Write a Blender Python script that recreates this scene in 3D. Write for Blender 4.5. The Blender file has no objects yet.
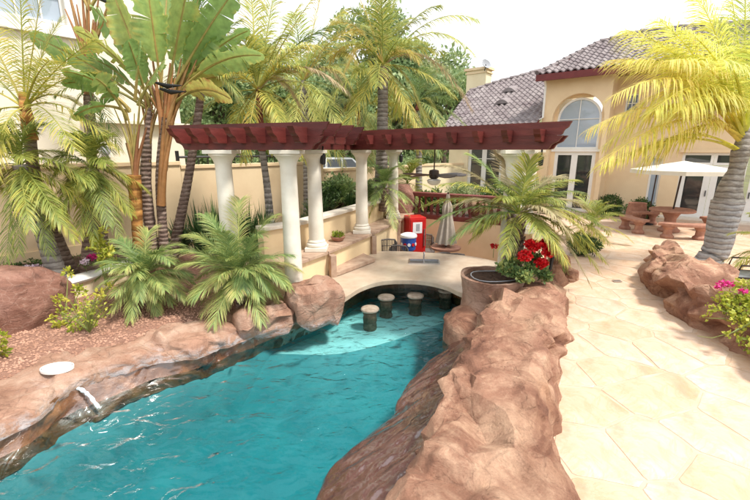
import bpy, bmesh, math, random
import numpy as np
from mathutils import Vector, Matrix, noise
R = math.radians
random.seed(7); np.random.seed(7)
SC = bpy.context.scene
COL = SC.collection

# ------------------------------------------------------------------ camera, light, exposure
F_PX, PITCH, CAMH = 400.0, R(14.04), 2.6
cam_d = bpy.data.cameras.new('camera'); cam = bpy.data.objects.new('camera', cam_d); COL.objects.link(cam)
cam_d.sensor_width = 36; cam_d.lens = 36*F_PX/750; cam_d.clip_end = 3000; cam_d.clip_start = .05
cam.location = (0, 0, CAMH); cam.rotation_euler = (math.pi/2-PITCH, 0, 0)
SC.camera = cam
SUN_EL, SUN_AZ = R(60), R(118)            # azimuth measured from +Y towards +X
world = bpy.data.worlds.new('World'); SC.world = world; world.use_nodes = True
wt = world.node_tree; wt.nodes.clear()
wo = wt.nodes.new('ShaderNodeOutputWorld'); wb = wt.nodes.new('ShaderNodeBackground')
sk = wt.nodes.new('ShaderNodeTexSky'); sk.sky_type = 'NISHITA'; sk.sun_disc = False
sk.sun_elevation = SUN_EL; sk.sun_rotation = SUN_AZ; sk.air_density = 1.0; sk.dust_density = 3.0
mx = wt.nodes.new('ShaderNodeMixRGB'); mx.inputs[0].default_value = .82
mx.inputs[2].default_value = (9.6, 9.75, 10.0, 1)      # thin bright overcast over the clear sky
wt.links.new(sk.outputs[0], mx.inputs[1]); wt.links.new(mx.outputs[0], wb.inputs[0])
wb.inputs[1].default_value = .082
wt.links.new(wb.outputs[0], wo.inputs[0])
sd = bpy.data.lights.new('sun', 'SUN'); so = bpy.data.objects.new('sun', sd); COL.objects.link(so)
sd.energy = 2.3; sd.angle = R(9); sd.color = (1, .95, .87)
so.rotation_euler = (math.pi/2-SUN_EL, 0, -SUN_AZ+math.pi)
SC.view_settings.view_transform = 'Standard'; SC.view_settings.look = 'None'
SC.view_settings.exposure = 1.12; SC.view_settings.gamma = 1
SC.cycles.max_bounces = 8; SC.cycles.transparent_max_bounces = 12
SC.cycles.sample_clamp_indirect = 6

# ------------------------------------------------------------------ measuring helpers
CP, SP = math.cos(PITCH), math.sin(PITCH)
def ray(x, y):
    u, v = (x-375)/F_PX, (250-y)/F_PX
    return Vector((u, CP+v*SP, -SP+v*CP))
def W(x, y, z=0.0):                      # photo point -> world point at height z
    d = ray(x, y); t = (z-CAMH)/d.z
    return Vector((d.x*t, d.y*t, z))
def D(x, y, Y):                          # photo point -> world point at distance Y
    d = ray(x, y); t = Y/d.y
    return Vector((d.x*t, Y, CAMH+d.z*t))
def PL(x, y, o, n):                      # photo point -> world point on a plane
    d = ray(x, y); c = Vector((0, 0, CAMH)); t = (Vector(o)-c).dot(n)/d.dot(n)
    return c+d*t

# ------------------------------------------------------------------ object helpers
def props(o, label=None, cat=None, group=None, kind=None):
    if label: o['label'] = label
    if cat: o['category'] = cat
    if group: o['group'] = group
    if kind: o['kind'] = kind
    return o
def thing(name, label, cat, loc=(0, 0, 0), rz=0, group=None):
    o = bpy.data.objects.new(name, None); COL.objects.link(o); o.empty_display_size = .1
    o.location = loc; o.rotation_euler = (0, 0, rz)
    return props(o, label, cat, group)
def link(name, me, mat=None, parent=None, loc=None, rz=None):
    if mat is not None and len(me.materials) == 0: me.materials.append(mat)
    o = bpy.data.objects.new(name, me); COL.objects.link(o)
    if parent: o.parent = parent
    if loc is not None: o.location = loc
    if rz is not None: o.rotation_euler = (0, 0, rz)
    return o
def fast(name, V, Fq, mat, parent=None, tint=None, smooth=False):
    V = np.asarray(V, dtype=np.float32).reshape(-1, 3); Fq = np.asarray(Fq, dtype=np.int32)
    me = bpy.data.meshes.new(name); k = Fq.shape[1]
    me.vertices.add(len(V)); me.vertices.foreach_set('co', V.ravel())
    me.loops.add(Fq.size); me.loops.foreach_set('vertex_index', Fq.ravel())
    me.polygons.add(len(Fq)); me.polygons.foreach_set('loop_start', np.arange(len(Fq), dtype=np.int32)*k)
    me.update(calc_edges=True)
    me.polygons.foreach_set('use_smooth', np.full(len(Fq), smooth))
    if tint is not None:
        a = me.attributes.new('tint', 'FLOAT', 'POINT'); a.data.foreach_set('value', np.asarray(tint, dtype=np.float32))
    me.validate()
    return link(name, me, mat, parent) if mat is not None or parent else me
class MB:
    """collects simple shapes into one mesh"""
    def __init__(s): s.v = []; s.f = []
    def add(s, vs, fs):
        b = len(s.v); s.v += [tuple(p) for p in vs]; s.f += [tuple(i+b for i in f) for f in fs]; return s
    def box(s, c, size, rz=0, tilt=None):
        hx, hy, hz = [a/2 for a in size]; m = Matrix.Rotation(rz, 3, 'Z')
        if tilt is not None: m = m @ tilt
        c = Vector(c)
        vs = [c+m@Vector((sx*hx, sy*hy, sz*hz)) for sz in (-1, 1) for sx, sy in ((-1, -1), (1, -1), (1, 1), (-1, 1))]
        return s.add(vs, [(3, 2, 1, 0), (4, 5, 6, 7), (0, 1, 5, 4), (1, 2, 6, 5), (2, 3, 7, 6), (3, 0, 4, 7)])
    def lathe(s, prof, c=(0, 0, 0), n=24, cap=True):
        c = Vector(c); vs = []
        for r, z in prof:
            for i in range(n):
                a = 2*math.pi*i/n; vs.append(c+Vector((r*math.cos(a), r*math.sin(a), z)))
        fs = []
        for j in range(len(prof)-1):
            for i in range(n):
                k = (i+1) % n; fs.append((j*n+i, j*n+k, (j+1)*n+k, (j+1)*n+i))
        if cap:
            fs.append(tuple(range(n-1, -1, -1))); fs.append(tuple((len(prof)-1)*n+i for i in range(n)))
        return s.add(vs, fs)
    def tube(s, pts, rad, n=6, cap=True):
        pts = [Vector(p) for p in pts]; m = len(pts)
        if not hasattr(rad, '__len__'): rad = [rad]*m
        vs = []; up = Vector((0, 0, 1))
        for j, p in enumerate(pts):
            t = (pts[min(j+1, m-1)]-pts[max(j-1, 0)]).normalized()
            a = t.cross(up if abs(t.z) < .9 else Vector((0, 1, 0))).normalized(); b = a.cross(t)
            for i in range(n):
                q = 2*math.pi*i/n; vs.append(p+(a*math.cos(q)+b*math.sin(q))*rad[j])
        fs = [(j*n+i, j*n+(i+1) % n, (j+1)*n+(i+1) % n, (j+1)*n+i) for j in range(m-1) for i in range(n)]
        if cap: fs += [tuple(range(n-1, -1, -1)), tuple((m-1)*n+i for i in range(n))]
        return s.add(vs, fs)
    def prism(s, poly, z0, z1):
        n = len(poly)
        vs = [(p[0], p[1], z0) for p in poly]+[(p[0], p[1], z1) for p in poly]
        return s.add(vs, [tuple(range(n-1, -1, -1)), tuple(range(n, 2*n))]+[(i, (i+1) % n, n+(i+1) % n, n+i) for i in range(n)])
    def mesh(s, name, mat=None, smooth=None, bevel=0):
        me = bpy.data.meshes.new(name); me.from_pydata(s.v, [], s.f); me.update()
        bm = bmesh.new(); bm.from_mesh(me)
        bmesh.ops.recalc_face_normals(bm, faces=bm.faces)
        if bevel: bmesh.ops.bevel(bm, geom=[e for e in bm.edges if e.is_manifold and e.calc_face_angle(0) > .6], offset=bevel, segments=2, affect='EDGES', profile=.6)
        bm.to_mesh(me); bm.free()
        if smooth:
            me.polygons.foreach_set('use_smooth', [True]*len(me.polygons))
            me.set_sharp_from_angle(angle=R(smooth))
        if mat: me.materials.append(mat)
        return me
    def build(s, name, mat, parent=None, smooth=None, bevel=0, loc=None, rz=None):
        return link(name, s.mesh(name, mat, smooth, bevel), None, parent, loc, rz)
def structure(o): o['kind'] = 'structure'; return o
def fill(name, loops, z, mat, parent=None):
    """flat sheet bounded by the first loop, the others are holes"""
    bm = bmesh.new(); es = []
    for lp in loops:
        vs = [bm.verts.new((p[0], p[1], z)) for p in lp]
        es += [bm.edges.new((vs[i], vs[(i+1) % len(vs)])) for i in range(len(vs))]
    bmesh.ops.triangle_fill(bm, use_beauty=True, use_dissolve=False, edges=es, normal=(0, 0, 1))
    for f in bm.faces:
        if f.normal.z < 0: f.normal_flip()
    me = bpy.data.meshes.new(name); bm.to_mesh(me); bm.free()
    return link(name, me, mat, parent)

# ------------------------------------------------------------------ materials
def nodes(name):
    m = bpy.data.materials.new(name); m.use_nodes = True; t = m.node_tree
    return m, t, t.nodes['Principled BSDF'], t.nodes['Material Output']
def N(t, kind, **k):
    n = t.nodes.new(kind)
    for a, b in k.items(): setattr(n, a, b)
    return n
def ramp(t, src, stops):
    r = N(t, 'ShaderNodeValToRGB'); e = r.color_ramp.elements
    e[0].position, e[0].color = stops[0][0], (*stops[0][1], 1); e[1].position, e[1].color = stops[-1][0], (*stops[-1][1], 1)
    for p, c in stops[1:-1]:
        x = e.new(p); x.color = (*c, 1)
    t.links.new(src, r.inputs[0]); return r.outputs[0]
def tex(t, scale, detail=5, rough=.6, dist=0, kind='noise', coord='Object', warp=0):
    tc = N(t, 'ShaderNodeTexCoord')
    n = N(t, 'ShaderNodeTexNoise' if kind == 'noise' else 'ShaderNodeTexVoronoi')
    if kind == 'noise':
        n.inputs['Detail'].default_value = detail; n.inputs['Roughness'].default_value = rough; n.inputs['Distortion'].default_value = dist
    elif kind == 'edge': n.feature = 'DISTANCE_TO_EDGE'
    if isinstance(scale, (tuple, list)):
        mp = N(t, 'ShaderNodeMapping'); mp.inputs['Scale'].default_value = scale; n.inputs['Scale'].default_value = 1
        t.links.new(tc.outputs[coord], mp.inputs[0]); t.links.new(mp.outputs[0], n.inputs['Vector'])
    else:
        n.inputs['Scale'].default_value = scale; t.links.new(tc.outputs[coord], n.inputs['Vector'])
    if warp:
        wn = N(t, 'ShaderNodeTexNoise'); wn.inputs['Scale'].default_value = 1.6; wn.inputs['Detail'].default_value = 5; t.links.new(tc.outputs[coord], wn.inputs['Vector'])
        va = N(t, 'ShaderNodeVectorMath', operation='MULTIPLY_ADD'); t.links.new(wn.outputs['Color'], va.inputs[0]); va.inputs[1].default_value = (warp*4,)*3
        src = n.inputs['Vector'].links[0].from_socket; t.links.new(src, va.inputs[2]); t.links.new(va.outputs[0], n.inputs['Vector'])
    return n.outputs[0]
def mixc(t, fac, a, b, mode='MIX'):
    m = N(t, 'ShaderNodeMixRGB', blend_type=mode)
    for i, s in ((0, fac), (1, a), (2, b)):
        if isinstance(s, bpy.types.NodeSocket): t.links.new(s, m.inputs[i])
        elif isinstance(s, (int, float)): m.inputs[i].default_value = s
        else: m.inputs[i].default_value = (*s, 1)
    return m.outputs[0]
def bump(t, b, src, strength, dist=.02, prev=None):
    n = N(t, 'ShaderNodeBump'); n.inputs['Strength'].default_value = strength; n.inputs['Distance'].default_value = dist
    t.links.new(src, n.inputs['Height'])
    if prev: t.links.new(prev, n.inputs['Normal'])
    t.links.new(n.outputs[0], b.inputs['Normal']); return n.outputs[0]
def simple(name, c1, c2=None, scale=6, rough=.7, bs=0, bscale=60, bd=.01, metal=0, spec=.4, rand=0, detail=6):
    m, t, b, o = nodes(name)
    c2 = c2 or tuple(x*.82 for x in c1)
    col = ramp(t, tex(t, scale, detail), [(.32, c2), (.68, c1)])
    if rand:
        oi = N(t, 'ShaderNodeObjectInfo'); r = ramp(t, oi.outputs['Random'], [(0, (1-rand,)*3), (1, (1+rand*.4, 1+rand*.3, 1+rand*.2))])
        col = mixc(t, 1, col, r, 'MULTIPLY')
    t.links.new(col, b.inputs['Base Color'])
    b.inputs['Roughness'].default_value = rough; b.inputs['Metallic'].default_value = metal
    b.inputs['Specular IOR Level'].default_value = spec
    if bs: bump(t, b, tex(t, bscale, 8, .65), bs, bd)
    return m
def rockmat(name, dark, mid, light, scale=1.6, rough=.75, wet=False, pale=.8, veins=False, lime=False):
    m, t, b, o = nodes(name)
    a = ramp(t, tex(t, scale, 10, .68, .6), [(.33, dark), (.45, mid), (.57, light), (.72, tuple(min(1, x*1.25) for x in light))])
    v = tex(t, scale*.6, 8, .7, 1.5)
    a = mixc(t, ramp(t, v, [(.42, (0, 0, 0)), (.6, (.75,)*3)]), a, mid)
    pr = ramp(t, tex(t, (3.5, 3.5, 14), 10, .75, .8), [(.58, (0, 0, 0)), (.72, (pale,)*3)])
    a = mixc(t, pr, a, (light[0]*1.35, light[1]*1.4, light[2]*1.45))
    gr = ramp(t, tex(t, 55, 4, .8), [(.35, (.86, .85, .84)), (.6, (1.04, 1.04, 1.04))])
    big = ramp(t, tex(t, .55, 6, .6, 1.0), [(.36, (.70, .60, .54)), (.5, (1, 1, 1)), (.64, (1.18, 1.2, 1.22))]); a = mixc(t, 1, a, big, 'MULTIPLY')
    if lime:
        gx = N(t, 'ShaderNodeNewGeometry'); sx = N(t, 'ShaderNodeSeparateXYZ'); t.links.new(gx.outputs['Position'], sx.inputs[0])
        zm = ramp(t, sx.outputs['Z'], [(0, (0, 0, 0)), (.001, (0, 0, 0))]); mr = N(t, 'ShaderNodeMapRange'); mr.inputs[1].default_value = -.14; mr.inputs[2].default_value = .06; mr.inputs[3].default_value = 1; mr.inputs[4].default_value = 0; t.links.new(sx.outputs['Z'], mr.inputs[0])
        mm = N(t, 'ShaderNodeMath', operation='MULTIPLY'); t.links.new(mr.outputs[0], mm.inputs[0]); t.links.new(ramp(t, tex(t, (4, 4, 9), 8, .75, 1.2), [(.46, (0, 0, 0)), (.56, (.9,)*3)]), mm.inputs[1]); a = mixc(t, mm.outputs[0], a, (.55, .54, .56))
    a = mixc(t, 1, a, gr, 'MULTIPLY')
    t.links.new(a, b.inputs['Base Color'])
    b.inputs['Roughness'].default_value = rough
    ck = ramp(t, tex(t, (1.6, 1.6, 2.6), kind='edge', warp=.5), [(0, (0, 0, 0)), (.03, (1, 1, 1))])
    n0 = bump(t, b, ck, 0 if wet else .5, .03)
    n1 = bump(t, b, tex(t, (5, 5, 12), 12, .72, .5), .3 if wet else .8, .06, n0)
    bump(t, b, tex(t, 38, 10, .75), .25 if wet else .7, .014, n1)
    if veins:
        e = ramp(t, tex(t, 3.2, kind='edge', warp=.3), [(.0, (.22,)*3), (.03, (0, 0, 0))]); a2 = mixc(t, e, a, (.52, .38, .30)); t.links.new(a2, b.inputs['Base Color'])
    if wet:
        b.inputs['Coat Weight'].default_value = 1; b.inputs['Coat Roughness'].default_value = .10; b.inputs['Coat IOR'].default_value = 1.8
        rr = ramp(t, tex(t, 2.5, 4), [(.35, (.12,)*3), (.65, (.4,)*3)]); t.links.new(rr, b.inputs['Roughness'])
        b.inputs['Specular IOR Level'].default_value = .7
    return m
def leafmat(name, dark, mid, tip, dry=None, transl=.3, rough=.5):
    """tint attribute: 0 = deep leaf colour, .5 = usual, 1 = yellowed"""
    m, t, b, o = nodes(name)
    at = N(t, 'ShaderNodeAttribute', attribute_name='tint')
    oi = N(t, 'ShaderNodeObjectInfo'); ma = N(t, 'ShaderNodeMath', operation='MULTIPLY_ADD')
    ma.inputs[1].default_value = .25; t.links.new(oi.outputs['Random'], ma.inputs[0])
    sb = N(t, 'ShaderNodeMath', operation='SUBTRACT'); t.links.new(at.outputs['Fac'], sb.inputs[0]); sb.inputs[1].default_value = .125
    t.links.new(sb.outputs[0], ma.inputs[2])
    st = [(0, dark), (.45, mid), (.85, tip)]
    if dry: st.append((1, dry))
    c = ramp(t, ma.outputs[0], st)
    nz = ramp(t, tex(t, 9, 3), [(.3, (.78,)*3), (.7, (1.15,)*3)]); c = mixc(t, 1, c, nz, 'MULTIPLY')
    t.links.new(c, b.inputs['Base Color']); b.inputs['Roughness'].default_value = rough
    tr = N(t, 'ShaderNodeBsdfTranslucent'); t.links.new(c, tr.inputs[0])
    ms = N(t, 'ShaderNodeMixShader'); ms.inputs[0].default_value = transl
    t.links.new(b.outputs[0], ms.inputs[1]); t.links.new(tr.outputs[0], ms.inputs[2]); t.links.new(ms.outputs[0], o.inputs[0])
    return m
def trunkmat(name, a, bb, cc, ring=18):
    m, t, b, o = nodes(name)
    w = N(t, 'ShaderNodeTexWave', bands_direction='Z'); w.inputs['Scale'].default_value = ring/6.28*1.0
    w.inputs['Distortion'].default_value = 2.2; w.inputs['Detail'].default_value = 3; w.inputs['Detail Scale'].default_value = 2
    tc = N(t, 'ShaderNodeTexCoord'); t.links.new(tc.outputs['Object'], w.inputs[0])
    c = ramp(t, tex(t, (6, 6, 14), 8, .7), [(.3, a), (.5, bb), (.72, cc)])
    c = mixc(t, 1, c, ramp(t, w.outputs[0], [(0, (.5, .47, .45)), (.25, (1, 1, 1))]), 'MULTIPLY')
    t.links.new(c, b.inputs['Base Color']); b.inputs['Roughness'].default_value = .85
    n = bump(t, b, w.outputs[0], .5, .03); bump(t, b, tex(t, (30, 30, 8), 6), .5, .02, n)
    return m
M = {}
M['stucco'] = simple('stucco', (.82, .65, .40), (.73, .55, .33), 1.2, .9, .5, 120, .006)
M['stucco_cream'] = simple('stucco_cream', (.83, .72, .50), (.74, .62, .41), 1.5, .9, .5, 120, .006)
M['stucco_peach'] = simple('stucco_peach', (.81, .64, .42), (.72, .54, .34), 1.0, .9, .5, 120, .006)
M['stucco_white'] = simple('stucco_white', (.80, .74, .62), (.74, .68, .56), .9, .9, .2, 120, .006)
M['trim'] = simple('trim', (.82, .62, .40), (.76, .56, .34), 3, .85, .15, 90, .005)
M['white'] = simple('white_paint', (.80, .79, .76), (.76, .74, .70), 3, .45, .05, 60, .003)
M['column'] = simple('column_paint', (.80, .76, .66), (.67, .61, .50), 3, .6, .3, 40, .004)
M['capstone'] = simple('capstone', (.78, .72, .62), (.66, .58, .48), 5, .8, .3, 40, .008)
M['fascia'] = simple('fascia', (.17, .03, .03), (.12, .022, .022), 4, .6)
M['rock'] = rockmat('sandstone_rock', (.10, .034, .02), (.29, .14, .085), (.53, .335, .22), 1.5, pale=.6)
M['rock_dark'] = rockmat('brown_rock', (.10, .045, .032), (.24, .11, .075), (.36, .19, .14), 1.8, pale=.4, veins=True)
M['coping'] = rockmat('coping_rock', (.17, .08, .05), (.37, .205, .135), (.50, .34, .25), 1.6, lime=True)
M['wet_ledge'] = rockmat('wet_ledge_rock', (.05, .016, .012), (.08, .028, .021), (.12, .050, .040), 1.2, .16, wet=True, pale=.03)
M['wet_brown'] = rockmat('wet_brown_rock', (.05, .02, .008), (.17, .07, .025), (.32, .15, .06), 3, .25, wet=True, pale=.2)
M['counter'] = simple('counter_stone', (.60, .50, .38), (.44, .33, .24), 2.2, .25, .08, 12, .004, detail=10)
M['ledge_stone'] = simple('ledge_stone', (.50, .37, .27), (.32, .20, .14), 4, .7, .4, 25, .01)
M['mortar'] = simple('patio_joint', (.62, .48, .35), (.48, .33, .22), 3, .9, .3, 60, .005)
M['redwood'] = simple('redwood_stain', (.15, .030, .025), (.085, .015, .013), (2, 2, 14), .5, .5, (14, 14, 60), .008, rand=.35)
def flagmat():
    m, t, b, o = nodes('flagstone_concrete')
    a = ramp(t, tex(t, .9, 8, .65, .8), [(.3, (.44, .26, .17)), (.43, (.57, .41, .30)), (.58, (.63, .50, .40)), (.72, (.70, .62, .55))])
    a = mixc(t, ramp(t, tex(t, 3.2, 10, .72, 1.2), [(.5, (0, 0, 0)), (.72, (.6,)*3)]), a, (.56, .34, .18))
    mv = N(t, 'ShaderNodeMath', operation='SUBTRACT'); t.links.new(tex(t, 1.9, 7, .6, 1.6), mv.inputs[0]); mv.inputs[1].default_value = .5
    mb_ = N(t, 'ShaderNodeMath', operation='ABSOLUTE'); t.links.new(mv.outputs[0], mb_.inputs[0])
    a = mixc(t, ramp(t, mb_.outputs[0], [(.0, (.42,)*3), (.035, (0, 0, 0))]), a, (.52, .33, .19))
    oi = N(t, 'ShaderNodeObjectInfo'); r = ramp(t, oi.outputs['Random'], [(0, (.93, .88, .80)), (.35, (1, .96, .91)), (.7, (.97, .98, 1.0)), (1, (1.06, 1.04, 1.0))])
    a = mixc(t, 1, a, r, 'MULTIPLY'); t.links.new(a, b.inputs['Base Color']); b.inputs['Roughness'].default_value = .62
    n = bump(t, b, tex(t, 4, 10, .7, 1), .35, .03); bump(t, b, tex(t, 40, 6, .7), .25, .008, n)
    return m
M['flag'] = flagmat()
M['soil'] = simple('soil', (.13, .075, .05), (.06, .035, .025), 14, .95, .8, 40, .03)
M['ground'] = simple('ground_soil', (.16, .17, .06), (.10, .09, .045), .4, .95, .5, 20, .03)
M['gravel_base'] = simple('gravel_base', (.36, .20, .14), (.20, .10, .07), 20, .95, .8, 60, .02)
M['gravel'] = simple('gravel', (.52, .31, .22), (.28, .14, .09), 3, .85, .3, 50, .01)
M['black'] = simple('black_metal', (.02, .02, .022), (.012, .012, .014), 8, .4)
M['wood_dark'] = simple('dark_wood', (.05, .03, .02), (.03, .018, .012), 12, .45)
M['steel'] = simple('steel', (.62, .62, .64), (.5, .5, .52), 8, .22, metal=.9)
M['steel_shaded'] = simple('shaded_steel', (.22, .23, .25), (.14, .14, .16), 8, .3, metal=.8)  # darker steel: the shade inside the sink bowls put into the colour
M['red'] = simple('red_enamel', (.55, .02, .02), (.45, .015, .015), 3, .3)
M['blue'] = simple('blue_plastic', (.03, .09, .35), (.02, .06, .26), 4, .4)
M['plastic_white'] = simple('white_plastic', (.8, .8, .8), (.72, .72, .73), 5, .4)
M['canvas'] = simple('taupe_canvas', (.42, .37, .31), (.34, .29, .24), 8, .9, .3, 160, .004)
M['canvas_white'] = simple('cream_canvas', (.66, .63, .56), (.60, .56, .48), 4, .9, .2, 160, .004)
M['wicker'] = simple('grey_wicker', (.19, .17, .155), (.09, .08, .075), 30, .7, .6, 90, .01)
M['sling'] = simple('grey_sling', (.36, .37, .39), (.28, .29, .31), 12, .8, .3, 150, .004)
M['terracotta'] = simple('terracotta_stone', (.42, .22, .15), (.28, .13, .09), 7, .8, .4, 35, .012)
M['pot'] = rockmat('planter_cement', (.26, .13, .085), (.42, .25, .175), (.52, .36, .27), 1.2, .6, pale=.4)
M['stool_top'] = simple('stool_top_stone', (.54, .46, .37), (.24, .17, .11), 7, .5, .4, 30, .01)
M['stool_ped'] = simple('stool_stone', (.17, .13, .08), (.06, .05, .03), 14, .6, .8, 30, .03)
M['roof'] = simple('roof_tile', (.27, .235, .23), (.13, .10, .105), 1.5, .75, .2, 40, .01)
M['bloom_red'] = simple('red_petal', (.75, .015, .02), (.5, .005, .01), 20, .5)
M['bloom_pink'] = simple('pink_petal', (.75, .05, .28), (.55, .03, .2), 20, .5)
M['bloom_white'] = simple('white_petal', (.82, .72, .78), (.75, .55, .68), 20, .5)
M['car'] = simple('white_car_paint', (.8, .81, .83), (.76, .77, .79), 2, .2)
M['slab_dark'] = simple('dark_stone', (.07, .05, .035), (.03, .022, .016), 12, .5, .4, 30, .01)
def glassmat(name, tintc, rough=.04):
    m, t, b, o = nodes(name)
    b.inputs['Base Color'].default_value = (*tintc, 1); b.inputs['Roughness'].default_value = rough; b.inputs['Specular IOR Level'].default_value = .9
    bump(t, b, tex(t, 1.2, 2), .08, .02)
    return m
M['glass'] = glassmat('dark_window_glass', (.03, .035, .035))
M['glass_sky'] = glassmat('sky_tinted_glass', (.36, .42, .5))  # pale sky reflection put into the base colour of the panes
def watermat():
    m, t, b, o = nodes('pool_water'); t.nodes.remove(b)
    tr = N(t, 'ShaderNodeBsdfTransparent'); tr.inputs[0].default_value = (.86, .97, .98, 1)
    gl = N(t, 'ShaderNodeBsdfGlossy'); gl.inputs['Roughness'].default_value = .03; gl.inputs[0].default_value = (1, 1, 1, 1)
    fr = N(t, 'ShaderNodeFresnel'); fr.inputs[0].default_value = 1.33
    a = tex(t, (3.4, 4.6, 1), 2, .45, .5); c = tex(t, (9, 13, 1), 3, .55, .4)
    b1 = N(t, 'ShaderNodeBump'); b1.inputs['Strength'].default_value = .8; b1.inputs['Distance'].default_value = .13; t.links.new(a, b1.inputs['Height'])
    b2 = N(t, 'ShaderNodeBump'); b2.inputs['Strength'].default_value = .6; b2.inputs['Distance'].default_value = .028; t.links.new(c, b2.inputs['Height'])
    t.links.new(b1.outputs[0], b2.inputs['Normal'])
    t.links.new(b2.outputs[0], gl.inputs['Normal']); t.links.new(b2.outputs[0], fr.inputs['Normal'])
    ms = N(t, 'ShaderNodeMixShader'); t.links.new(fr.outputs[0], ms.inputs[0]); t.links.new(tr.outputs[0], ms.inputs[1]); t.links.new(gl.outputs[0], ms.inputs[2])
    t.links.new(ms.outputs[0], o.inputs['Surface'])
    va = N(t, 'ShaderNodeVolumeAbsorption'); va.inputs[0].default_value = (.11, .78, .81, 1); va.inputs[1].default_value = .66
    t.links.new(va.outputs[0], o.inputs['Volume'])
    return m
M['water'] = watermat()
M['plaster_pale'] = simple('pale_pool_plaster', (.44, .66, .64), (.36, .58, .57), 1.6, .8, .2, 8, .02)
M['plaster'] = simple('pool_plaster', (.09, .30, .31), (.065, .24, .26), 1.6, .8, .2, 8, .02)
# foliage
M['palm_yellow'] = leafmat('yellowing_palm_leaf', (.26, .36, .08), (.46, .54, .16), (.74, .70, .22), (.78, .62, .24), .45)
M['palm_gold'] = leafmat('golden_palm_leaf', (.32, .43, .08), (.66, .68, .15), (.92, .84, .22), (.84, .68, .24), .5)
M['palm_green'] = leafmat('green_palm_leaf', (.08, .15, .05), (.21, .31, .10), (.46, .46, .14), (.50, .34, .14), .35)
M['palm_lime'] = leafmat('lime_palm_leaf', (.13, .19, .04), (.33, .38, .08), (.62, .52, .10), (.58, .42, .15), .38)
M['palm_dry'] = leafmat('drying_palm_leaf', (.26, .27, .12), (.46, .40, .22), (.62, .50, .30), (.55, .40, .26), .35)
M['pygmy'] = leafmat('feathery_palm_leaf', (.09, .17, .05), (.25, .36, .12), (.50, .52, .16), (.55, .46, .2), .35)
M['paddle'] = leafmat('paddle_leaf', (.12, .23, .06), (.28, .43, .14), (.58, .56, .16), (.45, .24, .08), .4, .36)
M['sheath'] = leafmat('orange_leaf_sheath', (.26, .24, .08), (.37, .22, .08), (.40, .17, .06), (.24, .10, .05), .08, .5)
M['petiole'] = leafmat('leaf_stalk', (.22, .26, .07), (.40, .33, .10), (.48, .26, .08), (.42, .16, .05), .1, .45)
M['bush'] = leafmat('bush_leaf', (.035, .075, .02), (.09, .16, .04), (.20, .26, .06), None, .25)
M['bush_lime'] = leafmat('lime_bush_leaf', (.20, .26, .03), (.42, .46, .05), (.66, .60, .10), None, .35)
M['tree'] = leafmat('tree_leaf', (.13, .21, .08), (.29, .40, .17), (.46, .52, .24), None, .3)
M['tree_pale'] = leafmat('pale_tree_leaf', (.20, .29, .12), (.36, .45, .21), (.54, .56, .28), None, .35)
M['strap'] = leafmat('strap_leaf', (.03, .08, .025), (.075, .15, .045), (.18, .26, .07), None, .2)
M['t_grey'] = trunkmat('grey_palm_trunk', (.16, .14, .13), (.30, .27, .25), (.42, .39, .36), 16)
M['t_pale'] = trunkmat('pale_ringed_trunk', (.24, .23, .24), (.38, .37, .38), (.50, .48, .48), 16)
M['t_brown'] = trunkmat('brown_palm_trunk', (.10, .06, .05), (.24, .165, .13), (.42, .34, .29), 22)
M['t_orange'] = trunkmat('orange_sheath_trunk', (.25, .09, .02), (.44, .20, .05), (.55, .33, .10), 10)
M['t_red'] = trunkmat('red_palm_trunk', (.13, .03, .02), (.22, .06, .04), (.28, .12, .08), 8)
M['bark'] = simple('bark', (.14, .10, .07), (.06, .04, .03), 12, .9, .8, 30, .03)
# ------------------------------------------------------------------ rock helpers
def rockf(p, s=1.0, chip=.5, seed=0):
    q = p*s+Vector((seed*7.3, seed*3.1, seed*1.7))
    a = noise.fractal(q*.6, 1.0, 2.0, 2)*.5
    w = q+Vector((noise.noise(q*1.3), noise.noise(q*1.3+Vector((9, 0, 0))), noise.noise(q*1.3+Vector((0, 9, 0)))))*.45
    def bulge(w, k, seedv):
        d, pts = noise.voronoi(w); c = pts[0]
        t = Vector((noise.cell(c*3.7+seedv)-.5, noise.cell(c*5.3+seedv)-.5, noise.cell(c*4.1+seedv)-.5))
        e = min(1.0, (d[1]-d[0])*5.5)
        return k*(e*(.42+(w-c).dot(t)*1.5+t.x*.55)-.4)
    a += bulge(Vector((w.x*.95, w.y*.95, w.z*1.5+w.x*.4)), chip*1.1, Vector((1, 2, 3)))
    a += bulge(Vector((w.x*2.3+w.z, w.y*2.3, w.z*3.4)), chip*.42, Vector((4, 1, 7)))
    a += bulge(Vector((w.x*5.5, w.y*5.5+w.z, w.z*8)), chip*.14, Vector((2, 6, 1)))
    # slanting ledges that rise slowly and break off sharply
    for k, fq, dx in ((.34, 1.25, Vector((.35, -.75, .55))), (.15, 3.1, Vector((-.6, -.45, .65)))):
        sv = w.dot(dx)*fq+noise.noise(q*1.1+dx)*1.3; fr_ = sv-math.floor(sv); on = min(1, max(0, .5+1.6*noise.noise(q*.9+dx*5)))
        a += chip*k*on*((fr_/.86 if fr_ < .86 else (1-fr_)/.14)-.4)
    a += noise.fractal(q*5, .8, 2.1, 3)*.07
    return a
def displace(me, amp, s=1.0, chip=.5, seed=0, keep=None):
    vs = me.vertices; nr = [v.normal.copy() for v in vs]
    for v, n in zip(vs, nr):
        k = amp*(keep(v.co) if keep else 1)
        v.co += n*rockf(v.co, s, chip, seed)*k
    if amp > .07:
        bm = bmesh.new(); bm.from_mesh(me)
        for _ in range(1): bmesh.ops.smooth_vert(bm, verts=bm.verts, factor=.45, use_axis_x=True, use_axis_y=True, use_axis_z=True)
        bm.to_mesh(me); bm.free()
    me.update()
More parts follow.
